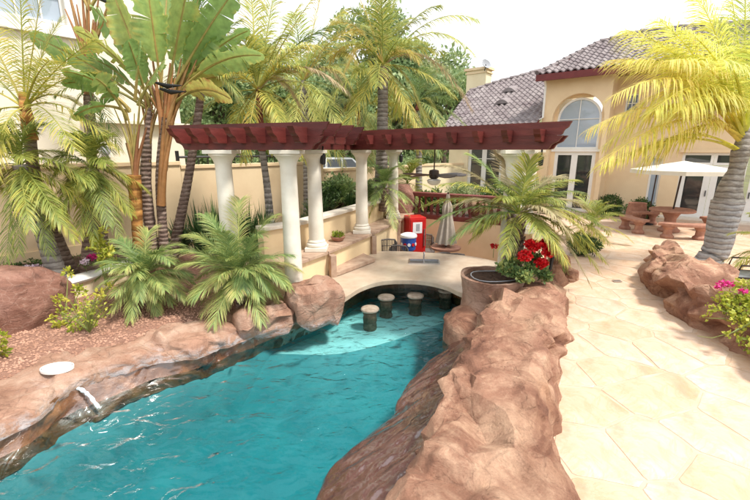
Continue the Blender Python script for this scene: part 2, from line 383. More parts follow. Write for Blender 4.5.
def chisel(o, faces, fine=.012, cuts=3, seed=0, ang=30):
    """cut the rounded form down to a limited number of flat breaks, then roughen it finely"""
    md = o.modifiers.new('d', 'DECIMATE'); md.ratio = min(1, faces/(2*len(o.data.polygons))); dg = bpy.context.evaluated_depsgraph_get()
    me = bpy.data.meshes.new_from_object(o.evaluated_get(dg)); o.modifiers.clear()
    bm = bmesh.new(); bm.from_mesh(me); bmesh.ops.subdivide_edges(bm, edges=bm.edges, cuts=cuts, use_grid_fill=True)
    for _ in range(1): bmesh.ops.smooth_vert(bm, verts=bm.verts, factor=.5, use_axis_x=True, use_axis_y=True, use_axis_z=True)
    bm.normal_update()
    for v in bm.verts:
        p = v.co*3.1+Vector((seed, 0, 0)); q = v.co*11
        v.co += v.normal*(fine*1.3*noise.fractal(p, .9, 2.1, 3)+fine*.9*noise.fractal(q, .7, 2.2, 3))
    bm.to_mesh(me); bm.free(); me.polygons.foreach_set('use_smooth', [True]*len(me.polygons)); me.set_sharp_from_angle(angle=R(ang)); o.data = me; return o
def cat_rom(pts, n):
    """n points evenly along a smooth curve through pts (Vectors)"""
    P = [Vector(p) for p in pts]; P = [P[0]*2-P[1]]+P+[P[-1]*2-P[-2]]; out = []
    for i in range(1, len(P)-2):
        for k in range(24):
            t = k/24; a, b, c, d = P[i-1:i+3]
            out.append(.5*((2*b)+(c-a)*t+(2*a-5*b+4*c-d)*t*t+(3*b-a-3*c+d)*t**3))
    out.append(P[-2]); L = [0]
    for i in range(1, len(out)): L.append(L[-1]+(out[i]-out[i-1]).length)
    res = []; j = 0
    for k in range(n):
        g = L[-1]*k/(n-1)
        while j < len(L)-2 and L[j+1] < g: j += 1
        f = (g-L[j])/max(1e-9, L[j+1]-L[j]); res.append(out[j].lerp(out[j+1], min(1, max(0, f))))
    return res
def loft(left, right, top, nu=60, nv=200, e=.55, closed_ends=True):
    """ridge of rock standing on the line left and the line right; top = heights along it"""
    Lp, Rp = cat_rom(left, nv), cat_rom(right, nv); T = cat_rom([(h, 0, 0) for h in top], nv)
    V = []
    for j in range(nv):
        h = T[j].x
        f = 1
        if closed_ends: f = min(1, math.sqrt(max(0, min(j, nv-1-j)/6.0)))
        for i in range(nu):
            a = math.pi*(1-i/(nu-1)); c, s = math.cos(a), math.sin(a)
            x = (1 if c >= 0 else -1)*abs(c)**e; z = abs(s)**e
            p = Lp[j].lerp(Rp[j], (x+1)/2); zb = p.z; m = (Lp[j]+Rp[j])/2
            q = m.lerp(p, .55+.45*f)
            V.append((q.x, q.y, zb+(h-zb)*z*f))
    Fq = [(j*nu+i, j*nu+i+1, (j+1)*nu+i+1, (j+1)*nu+i) for j in range(nv-1) for i in range(nu-1)]
    return V, Fq
def rock_loft(name, left, right, top, mat, amp, s=1., chip=.5, seed=0, parent=None, **k):
    V, Fq = loft(left, right, top, **k); bm = bmesh.new()
    vs = [bm.verts.new(v) for v in V]
    for f in Fq:
        try: bm.faces.new([vs[i] for i in f])
        except ValueError: pass
    bmesh.ops.remove_doubles(bm, verts=bm.verts, dist=.0005); bmesh.ops.recalc_face_normals(bm, faces=bm.faces)
    if sum(f.normal.z for f in bm.faces) < 0: bmesh.ops.reverse_faces(bm, faces=bm.faces)
    me = bpy.data.meshes.new(name); bm.to_mesh(me); bm.free()
    displace(me, amp, s, chip, seed)
    me.polygons.foreach_set('use_smooth', [True]*len(me.polygons)); me.set_sharp_from_angle(angle=R(38))
    return link(name, me, mat, parent)
def blob(name, c, r, mat, amp=.12, s=1.3, chip=.5, seed=0, sub=5, parent=None, rz=0, boxy=.75):
    bm = bmesh.new(); bmesh.ops.create_icosphere(bm, subdivisions=sub, radius=1)
    m = Matrix.Rotation(rz, 3, 'Z')
    for v in bm.verts:
        k = Vector([(1 if a >= 0 else -1)*abs(a)**boxy for a in v.co])
        v.co = m @ Vector((k.x*r[0], k.y*r[1], k.z*r[2]))
    me = bpy.data.meshes.new(name); bm.to_mesh(me); bm.free(); me.update()
    displace(me, amp, s, chip, seed)
    me.polygons.foreach_set('use_smooth', [True]*len(me.polygons)); me.set_sharp_from_angle(angle=R(38))
    return link(name, me, mat, parent, loc=c)

# ------------------------------------------------------------------ outlines
WZ = -.3                                  # water level
pool_left = [Vector((-6.2, -.2, WZ))]+[W(x, y, WZ) for x, y in ((-70, 492), (0, 464), (52, 431), (100, 406), (140, 386), (200, 368), (250, 348), (300, 328), (330, 316))]
pool_bar = [W(x, y, WZ) for x, y in ((341, 309), (350, 300), (366, 292), (385, 289), (405, 288), (428, 290), (448, 294), (462, 300), (480, 306))]
pool_right = [W(x, y, WZ) for x, y in ((475, 322), (455, 345), (430, 363), (408, 386), (398, 400), (388, 422), (345, 455), (326, 475), (315, 500))]+[Vector((-.95, 1.2, WZ)), Vector((-1.1, -1.2, WZ))]
ring = cat_rom(pool_left, 60)+cat_rom(pool_bar, 30)[1:]+cat_rom(pool_right, 50)[1:]+[Vector((-6.2, -1.2, WZ))]
def V2(x, y): return Vector((x, y, 0))
# pillar rows
rowA = [V2(-2.45, 6.6), V2(-1.36, 6.4)]
rowL = [V2(-1.16, 7.76), V2(-.315, 9.5), V2(.53, 11.67)]
rowR = [V2(2.26, 6.64), V2(3.15, 8.75), V2(3.95, 10.3)]

# ------------------------------------------------------------------ ground and levels
hole = [(-6.6, -1.6), (-6.6, .2)]+[(p.x-.42, p.y+.30) for p in cat_rom(pool_left, 16)[2:-1]]+[(-1.6, 6.9), (-1.35, 7.7), (-.5, 9.6), (.9, 12.9), (1.1, 13.0), (4.5, 11.05), (3.3, 7.6), (2.3, 6.2), (1.55, 4.6), (1.0, 3.2), (.45, 1.6), (-.2, .2), (-.4, -1.6)]
B = 900
g = fill('ground', [[(-B, -B), (B, -B), (B, B), (-B, B)], hole], -.03, M['ground']); structure(g)
# patio joint bed and flagstones
patio_poly = [(-.3, -1.4), (.6, 1.0), (1.1, 2.5), (1.7, 3.77), (2.8, 6.5), (3.3, 8.5), (4.6, 11.3), (4.6, 15.5), (7.9, 17.9), (9.9, 17.5), (18.0, 11.0), (17.0, 7.0), (10.5, 5.0), (6.6, 4.6), (5.6, 4.0), (5.0, 3.0), (4.6, -1.4)]
patio = structure(fill('patio', [patio_poly], 0, M['mortar']))
def inside(p, poly):
    c = False; n = len(poly)
    for i in range(n):
        a, b = poly[i], poly[(i+1) % n]
        if (a[1] > p[1]) != (b[1] > p[1]) and p[0] < (b[0]-a[0])*(p[1]-a[1])/(b[1]-a[1])+a[0]: c = not c
    return c
def clip(poly, m, n):
    out = []
    for i in range(len(poly)):
        a, b = poly[i], poly[(i+1) % len(poly)]
        da, db = (a[0]-m[0])*n[0]+(a[1]-m[1])*n[1], (b[0]-m[0])*n[0]+(b[1]-m[1])*n[1]
        if da <= 0: out.append(a)
        if da*db < 0:
            t = da/(da-db); out.append((a[0]+(b[0]-a[0])*t, a[1]+(b[1]-a[1])*t))
    return out
rs = random.Random(12); seeds = []
tries = 0
while tries < 5000:
    tries += 1
    p = (rs.uniform(-.6, 18.5), rs.uniform(-1.6, 18.5))
    dd = rs.choice((.36, .5, .62, .8)) if p[1] < 8 and p[0] < 6 else rs.choice((.55, .8, 1.0))
    if all((p[0]-q[0])**2+(p[1]-q[1])**2 > dd*dd for q in seeds): seeds.append(p)
def cell(i):
    p = seeds[i]; c = [(p[0]-1.4, p[1]-1.4), (p[0]+1.4, p[1]-1.4), (p[0]+1.4, p[1]+1.4), (p[0]-1.4, p[1]+1.4)]
    for j, q in enumerate(seeds):
        dx, dy = q[0]-p[0], q[1]-p[1]; L = math.hypot(dx, dy)
        if j == i or L > 2.8: continue
        c = clip(c, ((p[0]+q[0])/2-dx/L*.013, (p[1]+q[1])/2-dy/L*.013), (dx/L, dy/L))
        if len(c) < 3: return None
    return c
for i, p in enumerate(seeds):
    if not inside(p, patio_poly): continue
    c = cell(i)
    if not c: continue
    # wandering edges: every side gets two shifted points
    q = []
    for k in range(len(c)):
        a, b = Vector(c[k]), Vector(c[(k+1) % len(c)]); L = (b-a).length
        if L < .05: continue
        nrm = Vector((b.y-a.y, a.x-b.x))/L; q.append(a.lerp(b, .06))
        for f in (.35, .65):
            m = a.lerp(b, f); q.append(m-nrm*abs(noise.noise(Vector((m.x*3, m.y*3, 0))))*.035)
        q.append(a.lerp(b, .94))
    o = V2(*p); mb = MB(); h = .002+.0025*rs.random(); n = len(q)
    lo = [(v.x-p[0], v.y-p[1], 0) for v in q]; hi = [(x*.985, y*.985, h) for x, y, z in lo]
    mb.add(lo+hi, [tuple(range(n, 2*n))]+[(k, (k+1) % n, n+(k+1) % n, n+k) for k in range(n)])
    me = bpy.data.meshes.new('flagstone'); me.from_pydata(mb.v, [], mb.f); me.update()
    link('flagstone', me, M['flag'], patio, loc=(p[0], p[1], .002))

# planting beds
gwA, gwd = V2(-9.4, 5.96), V2(.672, .741).normalized()      # line of the garden wall
gwn = Vector((-gwd.y, gwd.x, 0))
def GW(s, off=0): return gwA+gwd*s+gwn*off
bed = [(-9.0, -1.5), (-6.5, -1.5), (-6.5, .1)]+[(p.x-.5, p.y+.42) for p in cat_rom(pool_left, 14)[1:-1]]+[(-1.5, 6.9), (-1.5, 7.6), (-2.1, 7.5), (-3.0, 9.0), (-4.8, 10.9)]+[(GW(s, -.05).x, GW(s, -.05).y) for s in (5, 2.5, -.5)]+[(-11, 3.0), (-11, -1.5)]
structure(fill('gravel_bed', [bed], .03, M['gravel_base']))
ub = [W(x, y, .3) for x, y in ((-60, 330), (10, 300), (50, 288), (100, 273), (150, 254), (190, 240))]+[V2(-3.6, 9.6), V2(-2.2, 7.6), V2(-1.75, 8.1), V2(.4, 12.75), V2(1.0, 15.5)]
ub = [(p.x, p.y) for p in ub]+[(GW(s, -.05).x, GW(s, -.05).y) for s in (11.5, 8, 4, 0)]
def mound(name, poly, z, mat, amp=.05):
    o = fill(name, [poly], z, mat); bm = bmesh.new(); bm.from_mesh(o.data)
    bmesh.ops.subdivide_edges(bm, edges=bm.edges, cuts=6, use_grid_fill=True)
    for v in bm.verts: v.co.z += noise.noise(v.co*1.3)*amp
    ed = [e for e in bm.edges if e.is_boundary]
    r = bmesh.ops.extrude_edge_only(bm, edges=ed)
    for v in [x for x in r['geom'] if isinstance(x, bmesh.types.BMVert)]: v.co.z = -.02
    bm.to_mesh(o.data); bm.free(); return o
structure(mound('planting_bed', ub, .30, M['soil']))
ub2 = [(-1.7, 8.1), (-.80, 9.95), (.42, 12.68), (1.0, 15.4), (-.2, 15.0), (-1.9, 10.9)]
structure(mound('raised_bed', ub2, 1.0, M['soil']))
structure(mound('terrace_bed', [(1.15, 13.1), (4.6, 11.1), (4.6, 15.0), (6.5, 16.9), (3.0, 19.6), (1.0, 16.0)], .5, M['soil']))
# the hillside behind
nx, ny = 60, 50; V = []
for j in range(ny):
    for i in range(nx):
        x = -75+i*110/(nx-1); y = 17.5+j*85/(ny-1)
        z = .3+max(0, y-33)*.16+max(0, -12-x)*.05*min(1, (y-17)/20)+noise.noise(Vector((x*.08, y*.08, 0)))*1.2*min(1, max(0, y-32)/8)
        if j == 0: z = -.2
        V.append((x, y, z))
hill = fast('hillside', V, [(j*nx+i, j*nx+i+1, (j+1)*nx+i+1, (j+1)*nx+i) for j in range(ny-1) for i in range(nx-1)], M['ground'], smooth=True); structure(hill)

# ------------------------------------------------------------------ pool
n = len(ring); V = []
cen = Vector((sum(p.x for p in ring)/n, sum(p.y for p in ring)/n, 0))
nrm_ = []
for i in range(n):
    t = ring[(i+1) % n]-ring[i-1]; t.z = 0; t.normalize(); nrm_.append(Vector((t.y, -t.x, 0)))     # inward for this ordering
for k, (dn, z) in enumerate(((-.04, -.44), (0, -.5), (.06, -.9), (.18, -1.3), (.36, -1.55), (.6, -1.72))):
    for i, p in enumerate(ring): q = p+nrm_[i]*dn; V.append((q.x, q.y, z))
Fq = [(k*n+i, k*n+(i+1) % n, (k+1)*n+(i+1) % n, (k+1)*n+i) for k in range(5) for i in range(n)]
basin = structure(fast('pool_basin', V, Fq, M['plaster'], smooth=True))
fl = fill('pool_floor', [[(p.x-nrm_[i].x*.2, p.y-nrm_[i].y*.2) for i, p in enumerate(ring)]], -1.70, M['plaster'], basin)
shelf_edge = [W(x, y, -.55) for x, y in ((230, 352), (285, 354), (338, 354), (385, 343), (420, 331), (455, 318), (500, 300))]
sh = [(p.x, p.y) for p in cat_rom(shelf_edge, 24)]+[(3.2, 8.6), (0, 9), (-2.2, 7.2), (-3.2, 6.4)]
se = cat_rom(shelf_edge, 60); V = []; pf_ = [(0, -.552), (.04, -.56), (.16, -.66), (.42, -.95), (.8, -1.3), (1.25, -1.55), (1.9, -1.69), (2.1, -1.74)]
for dn, z in pf_:
    for i, p in enumerate(se):
        t = se[min(i+1, 59)]-se[max(i-1, 0)]; t.z = 0; t.normalize(); V.append((p.x+t.y*dn, p.y-t.x*dn, z))
shelf = fast('pool_shelf', V, [(k*60+i, k*60+i+1, (k+1)*60+i+1, (k+1)*60+i) for k in range(len(pf_)-1) for i in range(59)], M['plaster'], basin, smooth=True)
MB().prism(sh, -.56, -.55).build('shelf_top', M['plaster_pale'], basin)
# closed body of water
sub = [(p.x-nrm_[i].x*.22, p.y-nrm_[i].y*.22) for i, p in enumerate(ring)]
wt_ = fill('water', [sub], WZ, M['water']); bm = bmesh.new(); bm.from_mesh(wt_.data)
r = bmesh.ops.extrude_face_region(bm, geom=bm.faces[:])
for v in [x for x in r['geom'] if isinstance(x, bmesh.types.BMVert)]: v.co.z = -2.1
bmesh.ops.recalc_face_normals(bm, faces=bm.faces); bm.to_mesh(wt_.data); bm.free(); structure(wt_)
# pool fittings
mb = MB(); mb.lathe([(.0, 0), (.14, 0), (.15, .012), (.0, .02)], n=20, cap=False); t0 = W(267, 372, -1.98)
props(mb.build('pool_drain', M['plastic_white'], loc=W(222, 384, -1.98)), 'pale round drain cover on the pool floor seen through the water', 'pool drain')

# left coping of rock, waterline rock beneath it
out_px = ((-70, 470), (0, 438), (40, 416), (76, 390), (120, 373), (160, 362), (200, 356), (250, 338), (290, 322), (330, 308))
bak_px = ((-70, 400), (0, 384), (24, 369), (60, 352), (120, 345), (168, 331), (224, 316), (250, 312), (280, 300), (310, 292))
lo = [Vector((-6.3, .4, -.12))]+[W(x, y, -.08) for x, y in out_px]; hi = [Vector((-7.6, 1.2, .0))]+[W(x, y, .02) for x, y in bak_px]
cop = thing('rock_coping', 'long pinkish rock coping along the left edge of the pool', 'rock border', (0, 0, 0))
rock_loft('coping_rock', hi, [p+Vector((0, 0, -.04)) for p in lo], [.12, .1, .12, .1, .12, .1, .1, .12, .12, .16, .18], M['coping'], .075, 1.9, .5, 3, cop, nu=44, nv=360, e=.6)
V = []; L1 = cat_rom(pool_left, 260); L0 = cat_rom([p+Vector((-.02, .10, 0)) for p in lo]+[W(345, 302, -.05)], 260)
for j in range(260):
    for i in range(14):
        f = i/13; p = L1[j].lerp(L0[j], f); V.append((p.x, p.y, WZ-.17+(.17+.27)*f+.02*math.sin(f*9)))
o = fast('waterline_rock', V, [(j*14+i, (j+1)*14+i, (j+1)*14+i+1, j*14+i+1) for j in range(259) for i in range(13)], M['wet_brown'], cop, smooth=True)
displace(o.data, .05, 2.6, .4, 5)

# sloping wet ledge that sheds water into the pool
outer = [W(x, y, -.27) for x, y in ((468, 325), (447, 348), (430, 361), (408, 384), (398, 398), (388, 421), (345, 453), (326, 473), (315, 498))]+[Vector((-.85, 1.2, -.27)), Vector((-1.0, -1.0, -.27))]
inner = [W(x, y, .14) for x, y in ((494, 312), (482, 330), (470, 350), (455, 378), (440, 410), (424, 445), (410, 475), (398, 500))]+[Vector((-.35, 1.0, .14)), Vector((-.7, -1.0, .14))]
O, I = cat_rom(outer, 240), cat_rom(inner, 240); V = []; K = 60
for j in range(240):
    for i in range(K):
        f = i/(K-1); p = O[j].lerp(I[j], f*1.12-.02); z = -.42+.17*min(1, f/.04) if f < .04 else -.25+.36*((f-.04)/.96)**.8
        V.append((p.x, p.y, z))
ledge = fast('waterfall_ledge', V, [(j*K+i, j*K+i+1, (j+1)*K+i+1, (j+1)*K+i) for j in range(239) for i in range(K-1)], M['wet_ledge'], smooth=True)
for v in ledge.data.vertices:
    c = v.co; v.co.z += .016*noise.fractal(Vector((c.x*2.2+c.y*1.2, c.y*5-c.x*3, 0))*1.6, .8, 2.2, 5)+.025*noise.fractal(c*1.5, 1, 2, 3)
    v.co.x += .04*noise.noise(c*3)
props(ledge, 'wet reddish brown rock ledge sloping down into the right side of the pool', 'rock ledge')

# big rock wall between the pool and the walkway
lw = [Vector((-.75, -1.2, .02)), Vector((-.4, .9, .05))]+[W(x, y, .08) for x, y in ((402, 500), (420, 455), (440, 412), (455, 380), (470, 352), (482, 332), (497, 312))]+[Vector((2.35, 6.45, .0)), Vector((2.7, 7.2, -.1))]
rw = [Vector((-.0, -1.2, -.05)), Vector((.7, .9, -.05)), Vector((1.18, 2.1, -.05)), Vector((1.42, 2.8, -.05)), Vector((1.72, 3.5, -.05)), Vector((2.08, 4.3, -.05)), Vector((2.5, 5.1, -.05)), Vector((2.85, 5.8, -.05)), Vector((3.12, 6.5, -.05)), Vector((3.3, 7.1, -.05)), Vector((3.35, 7.8, -.05))]
rw = [p+Vector((.15, -.02, 0)) for p in rw]
props(chisel(rock_loft('rock_wall', lw, rw, [.3, .42, .5, .5, .58, .6, .66, .7, .72, .66, .5], M['rock'], .12, 1.25, .8, 1, nu=90, nv=300, e=.56), 1700, .012, 4, 0, 24), 'long rugged pink sandstone rock wall between the pool and the walkway', 'rock wall')
# boulder at the foot of the front pillar
props(chisel(blob('boulder', tuple(D(314, 303, 6.1)), (.50, .36, .40), M['coping'], .075, 1.5, .6, 9, rz=.5, boxy=.6), 260, .01, 5), 'pale pink boulder at the foot of the front pillar beside the bar', 'boulder')
props(chisel(blob('boulder', tuple(D(266, 318, 5.75)), (.48, .3, .26), M['coping'], .10, 1.6, .6, 12, rz=.4), 200, .01, 5), 'low pinkish rock below the feathery palm, left of the boulder at the pillar', 'boulder')
# boulders right of the walkway: one rock outcrop
lb = [W(x, y, -.05) for x, y in ((648, 266), (641, 284), (662, 312), (695, 337), (735, 364), (770, 396))]+[Vector((4.3, 2.2, -.05))]
rb = [W(672, 262, -.05), Vector((6.45, 8.1, -.05)), Vector((6.4, 7.3, -.05)), Vector((6.25, 6.5, -.05)), Vector((6.05, 5.6, -.05)), Vector((5.8, 4.4, -.05)), Vector((5.6, 2.2, -.05))]
props(chisel(rock_loft('rock_outcrop', lb, rb, [.50, .74, .68, .54, .46, .48, .5], M['rock'], .20, 1.2, .65, 21, nu=90, nv=170, e=.5), 1500, .014, 3, 5), 'brown weathered rock outcrop bordering the right side of the walkway', 'rock outcrop')
# large rock with a veined face at the left edge
lt = W(30, 300, .2)
props(chisel(blob('boulder', (lt.x-.35, lt.y-.30, .0), (1.15, .7, .78), M['rock_dark'], .09, 1.2, .6, 31, rz=-.1, boxy=.55), 320, .012, 5), 'large purplish brown veined boulder at the left edge of the planting', 'boulder')
bb = D(404, 204, 12.7)
props(blob('boulder', (bb.x-.1, bb.y+.1, .95), (.42, .3, .62), M['rock_dark'], .10, 2, .5, 33, sub=4), 'dark brown upright rock at the left end of the balustrade', 'boulder')
for k, (x, y, z, r, l) in enumerate(((560, 262, .55, .16, 'small pink rock behind the red geranium at the path edge'), (571, 275, .42, .13, 'small reddish rock on the walkway side below the palm fronds'), (478, 208, .7, .3, 'rounded pinkish rock on the terrace behind the balustrade'))):
    p = D(x, y, (7.0, 6.9, 12.6)[k]); props(blob('boulder', p, (r*1.1, r, r), M['rock'], .05, 3, .5, 40+k, sub=4), l, 'boulder')
# white edged planter wall on the left
pw = [W(x, y, .36) for x, y in ((-75, 338), (-10, 312), (44, 290), (62, 282), (100, 271), (150, 253), (195, 238))]+[V2(-3.7, 9.45), V2(-2.6, 8.4)]
pts = cat_rom([Vector((p.x, p.y, .3)) for p in pw], 60)
pl = thing('planter_wall', 'low curved planter wall with a bright white rounded cap', 'planter wall')
V = []; Fq = []
prof = [(-.13, -.3), (-.13, .0), (-.17, .0), (-.18, .05), (-.13, .085), (.13, .085), (.18, .05), (.17, .0), (.13, .0), (.13, -.3)]
def sweep(name, pts, prof, mat, parent, close=False, smooth=None, dz=0):
    V = []; m = len(prof)
    for j, p in enumerate(pts):
        t = (pts[min(j+1, len(pts)-1)]-pts[max(j-1, 0)]); t.z = 0; t.normalize(); s = Vector((t.y, -t.x, 0))
        V += [tuple(p+s*a+Vector((0, 0, b+dz))) for a, b in prof]
    mb = MB(); mb.add(V, [(j*m+i, j*m+(i+1) % m, (j+1)*m+(i+1) % m, (j+1)*m+i) for j in range(len(pts)-1) for i in range(m)]+[tuple(range(m-1, -1, -1)), tuple((len(pts)-1)*m+i for i in range(m))])
    return mb.build(name, mat, parent, smooth)
sweep('wall_body', pts, [(-.12, -.34), (-.12, -.002), (.12, -.002), (.12, -.34)], M['stucco_cream'], pl)
sweep('cap', pts, [(-.17, .0), (-.19, .04), (-.13, .09), (.13, .09), (.19, .04), (.17, .0)], M['white'], pl, smooth=40)
# gravel pieces: nobody could count them
rg = random.Random(5); V = []; Fc = []
cnt = 0
while cnt < 15000:
    x, y = rg.uniform(-8, -1.4), rg.uniform(1.2, 7.6)
    if not inside((x, y), bed) or y < 1.2: continue
    s = rg.uniform(.012, .03); a = rg.uniform(0, 6.3); z = .03+s*.2; b = len(V); ca, sa = math.cos(a)*s, math.sin(a)*s*.8
    V += [(x+ca, y+sa, z), (x-sa, y+ca*.7, z), (x-ca, y-sa, z), (x+sa, y-ca*.7, z), (x, y, z+s*.8), (x, y, z-s*.6)]
    Fc += [(b, b+1, b+4), (b+1, b+2, b+4), (b+2, b+3, b+4), (b+3, b, b+4)]
    cnt += 1
props(fast('gravel', V, Fc, M['gravel']), 'reddish gravel mulch along the rock coping', 'gravel', kind='stuff')

# ------------------------------------------------------------------ swim up bar
bar_edge = [W(x, y, .15) for x, y in ((338, 303), (347, 296), (362, 287), (380, 281.5), (400, 280), (424, 281), (446, 286), (462, 293), (490, 300))]
be = cat_rom(bar_edge, 40)
far = [W(x, y, .15) for x, y in ((500, 262), (470, 256), (430, 252.5), (395, 251), (375, 252), (350, 262), (322, 275))]
fe = cat_rom(far, 24)
bar = thing('bar_counter', 'wide curved pale stone counter of the swim up bar', 'bar counter')
poly = [(p.x, p.y) for p in be]+[(p.x, p.y) for p in fe]+[(-1.35, 6.9), (-1.2, 6.2)]
mb = MB(); mb.prism(poly, .06, .15); mb.build('countertop', M['counter'], bar, bevel=.012)
c0 = Vector((sum(p[0] for p in poly)/len(poly), sum(p[1] for p in poly)/len(poly)))
def inset(poly, d, c):
    out = []
    for p in poly:
        v = Vector(p)-c; out.append(tuple(c+v*(1-d/max(.3, v.length))))
    return out
mb = MB(); mb.prism([(p.x, p.y) for p in cat_rom(pool_bar, 30)]+[(p.x, p.y) for p in fe], -.47, .057); mb.build('counter_base', M['wet_brown'], bar)
sk_c = W(424, 262, .15); sk_ = thing('bar_sink', 'double bowl stainless sink with a tall tap set in the bar counter', 'sink', sk_c, R(-4))
mb = MB()
for sx in (-.17, .17):
    mb.box((sx, -.165, .012), (.34, .03, .02)); mb.box((sx, .165, .012), (.34, .03, .02))
for sx in (-.33, 0, .33): mb.box((sx, 0, .012), (.03, .30, .02))
mb.build('sink_rim', M['steel'], sk_)
for sx in (-.165, .165):
    mb = MB(); mb.box((sx, 0, .004), (.29, .29, .004)); mb.build('sink_bowl', M['steel_shaded'], sk_)  # flat plates; the depth of the bowls is only painted dark
mb = MB(); mb.tube([(0, .15, .02), (0, .16, .14), (0, .13, .20), (0, .03, .21), (0, -.02, .17)], .016, 8); mb.build('tap', M['steel'], sk_, 40)
# raised side slab left
sl = [W(x, y, .25) for x, y in ((327, 266), (360, 251.5), (375, 258), (340, 271), (333, 273))]
mb = MB(); mb.prism([(p.x, p.y) for p in sl], .16, .25); 
o = mb.build('serving_slab', M['ledge_stone'], bevel=.01); props(o, 'small grey stone slab raised on the left end of the bar counter', 'stone slab')
# sunken bar floor and the wall round it
pit = [(-1.1, 8.2), (-.5, 9.6), (.9, 12.95), (4.45, 11.0), (3.4, 8.2)]
structure(fill('bar_floor', [pit], -.8, M['ledge_stone']))
def seg_box(mb, a, b, t, z0, z1, shift=0):
    a, b = Vector((a[0], a[1], 0)), Vector((b[0], b[1], 0)); d = (b-a).normalized(); s = Vector((-d.y, d.x, 0))
    a = a+s*shift; b = b+s*shift
    return mb.prism([(p.x, p.y) for p in (a-s*t/2, b-s*t/2, b+s*t/2, a+s*t/2)], z0, z1)
lw_ = thing('pillar_ledge_wall', 'cream stucco ledge wall with a stone top carrying the left row of pillars', 'wall')
A0, A1, A2, A3 = V2(-1.75, 6.75), rowL[0], rowL[1], V2(.99, 12.75)
for a, b in ((A0, A1), (A1, A2), (A2, A3)):
    seg_box(MB(), a, b, .44, -.8, .60, 0).build('wall_body', M['stucco'], lw_)
    d = (b-a); L = d.length; d.normalize(); k = max(1, round(L/.5))
    for i in range(k):
        p, q = a+d*(L*i/k+.005), a+d*(L*(i+1)/k-.005)
        seg_box(MB(), p, q, .56, .602, .66+.004*(i % 2)).build('capstone', M['ledge_stone'], lw_, bevel=.008)
for p in [rowL[0]+V2(.1, -.05), rowL[1]+V2(.05, .05), rowL[2]+V2(-.1, -.2)]:
    mb = MB(); mb.box((p.x+.22, p.y-.09, -.1), (.12, .16, 1.39), rz=R(25)); mb.build('stone_pier', M['ledge_stone'], lw_, bevel=.01)
gw_ = thing('low_garden_wall', 'low cream wall with a pale flat cap behind the left row of pillars', 'wall')
B0, B1, B2, B3 = V2(-2.15, 7.35), V2(-1.58, 7.95), V2(-.72, 9.78), V2(.55, 12.6)
for a, b in ((B0, B1), (B1, B2), (B2, B3)):
    seg_box(MB(), a, b, .20, .1, 1.14).build('wall_body', M['stucco'], gw_)
    seg_box(MB(), a, b, .32, 1.142, 1.21).build('cap', M['capstone'], gw_, bevel=.01)
bw = thing('sunken_bar_wall', 'tan stucco retaining wall below the dark red balustrade', 'wall')
C0, C1, C2 = V2(.95, 12.98), V2(4.5, 10.92), V2(3.1, 7.3)
seg_box(MB(), C0, C1, .24, -.8, .50).build('wall_body', M['trim'], bw)
seg_box(MB(), C1, C2, .24, -.8, .50).build('wall_body', M['trim'], bw)
# balustrade
def lathe_mesh(name, prof, mat, n=12): return MB().lathe(prof, n=n).mesh(name, mat, 50)
M['bal'] = simple('balustrade_paint', (.20, .045, .035), (.13, .03, .024), 5, .6, .2, 40, .005)
bal = thing('balustrade', 'dark red balustrade with turned balusters on the wall behind the bar', 'balustrade')
a, b = V2(1.12, 12.88), V2(4.4, 10.98); d = (b-a).normalized(); L = (b-a).length
seg_box(MB(), a, b, .26, .503, .64).build('plinth', M['bal'], bal, bevel=.012)
seg_box(MB(), a, b, .28, 1.19, 1.31).build('top_rail', M['bal'], bal, bevel=.02)
bmesh_ = lathe_mesh('baluster', [(.05, 0), (.05, .04), (.035, .06), (.05, .12), (.066, .18), (.05, .27), (.03, .36), (.026, .42), (.04, .44), (.03, .47), (.05, .51), (.05, .548)], M['bal'])
k = int(L/.21)
for i in range(k): link('baluster', bmesh_, None, bal, loc=a+d*(.14+i*(L-.28)/(k-1))+Vector((0, 0, .641)))
# in pool stools
for k, (x, y, lab) in enumerate(((370, 329, 'stone bar stool standing in the water nearest the camera'), (386, 316, 'stone bar stool in the water just behind and right of the nearest stool'), (415, 314, 'stone bar stool in the water in front of the middle of the bar counter'), (445, 308, 'stone bar stool in the water half hidden beside the big planter'))):
    p = W(x, y, -.55); st = thing('bar_stool', lab, 'bar stool', (p.x, p.y, -.55), 0, 'stone stools standing in the pool')
    prof = [(.125+.008*math.sin(z*40+k), z) for z in [i*.03 for i in range(12)]]
    o = MB().lathe(prof+[(.12, .345)], n=20).build('pedestal', M['stool_ped'], st, 60); displace(o.data, .014, 7, .5, k)
    MB().lathe([(.10, .346), (.155, .36), (.168, .385), (.155, .41), (.10, .42)], n=24).build('seat', M['stool_top'], st, 60)

# ------------------------------------------------------------------ pergola
perg = thing('pergola', 'dark red timber pergola on round white pillars round the swim up bar', 'pergola')
colprof = [(.19, .0), (.205, .03), (.20, .06), (.165, .085), (.175, .105), (.165, .125), (.150, .14)]
def column(p, zb, ztop=2.6):
    H = ztop-zb
    pf = [(r, z+.08) for r, z in colprof]+[(.150-.022*t, .24+(H-.58)*t) for t in (0, .2, .4, .6, .8, 1)]
    pf += [(.130, H-.24), (.148, H-.17), (.18, H-.115), (.215, H-.085), (.215, H-.062)]
    o = MB().lathe(pf, n=36).build('pillar', M['column'], perg, 35, loc=(p.x, p.y, zb))
    o['label'] = 'round white pillar with a flared capital'
    MB().box((0, 0, .04), (.42, .42, .078)).build('base', M['column'], o, bevel=.01)
    MB().box((0, 0, H-.03), (.46, .46, .058)).build('capital', M['column'], o, bevel=.006)
    return o
column(rowA[0], .3); column(rowA[1], .05)
for p in rowL: column(p, .665)
column(rowR[0], -.05); column(rowR[1], .5); column(rowR[2], .5)
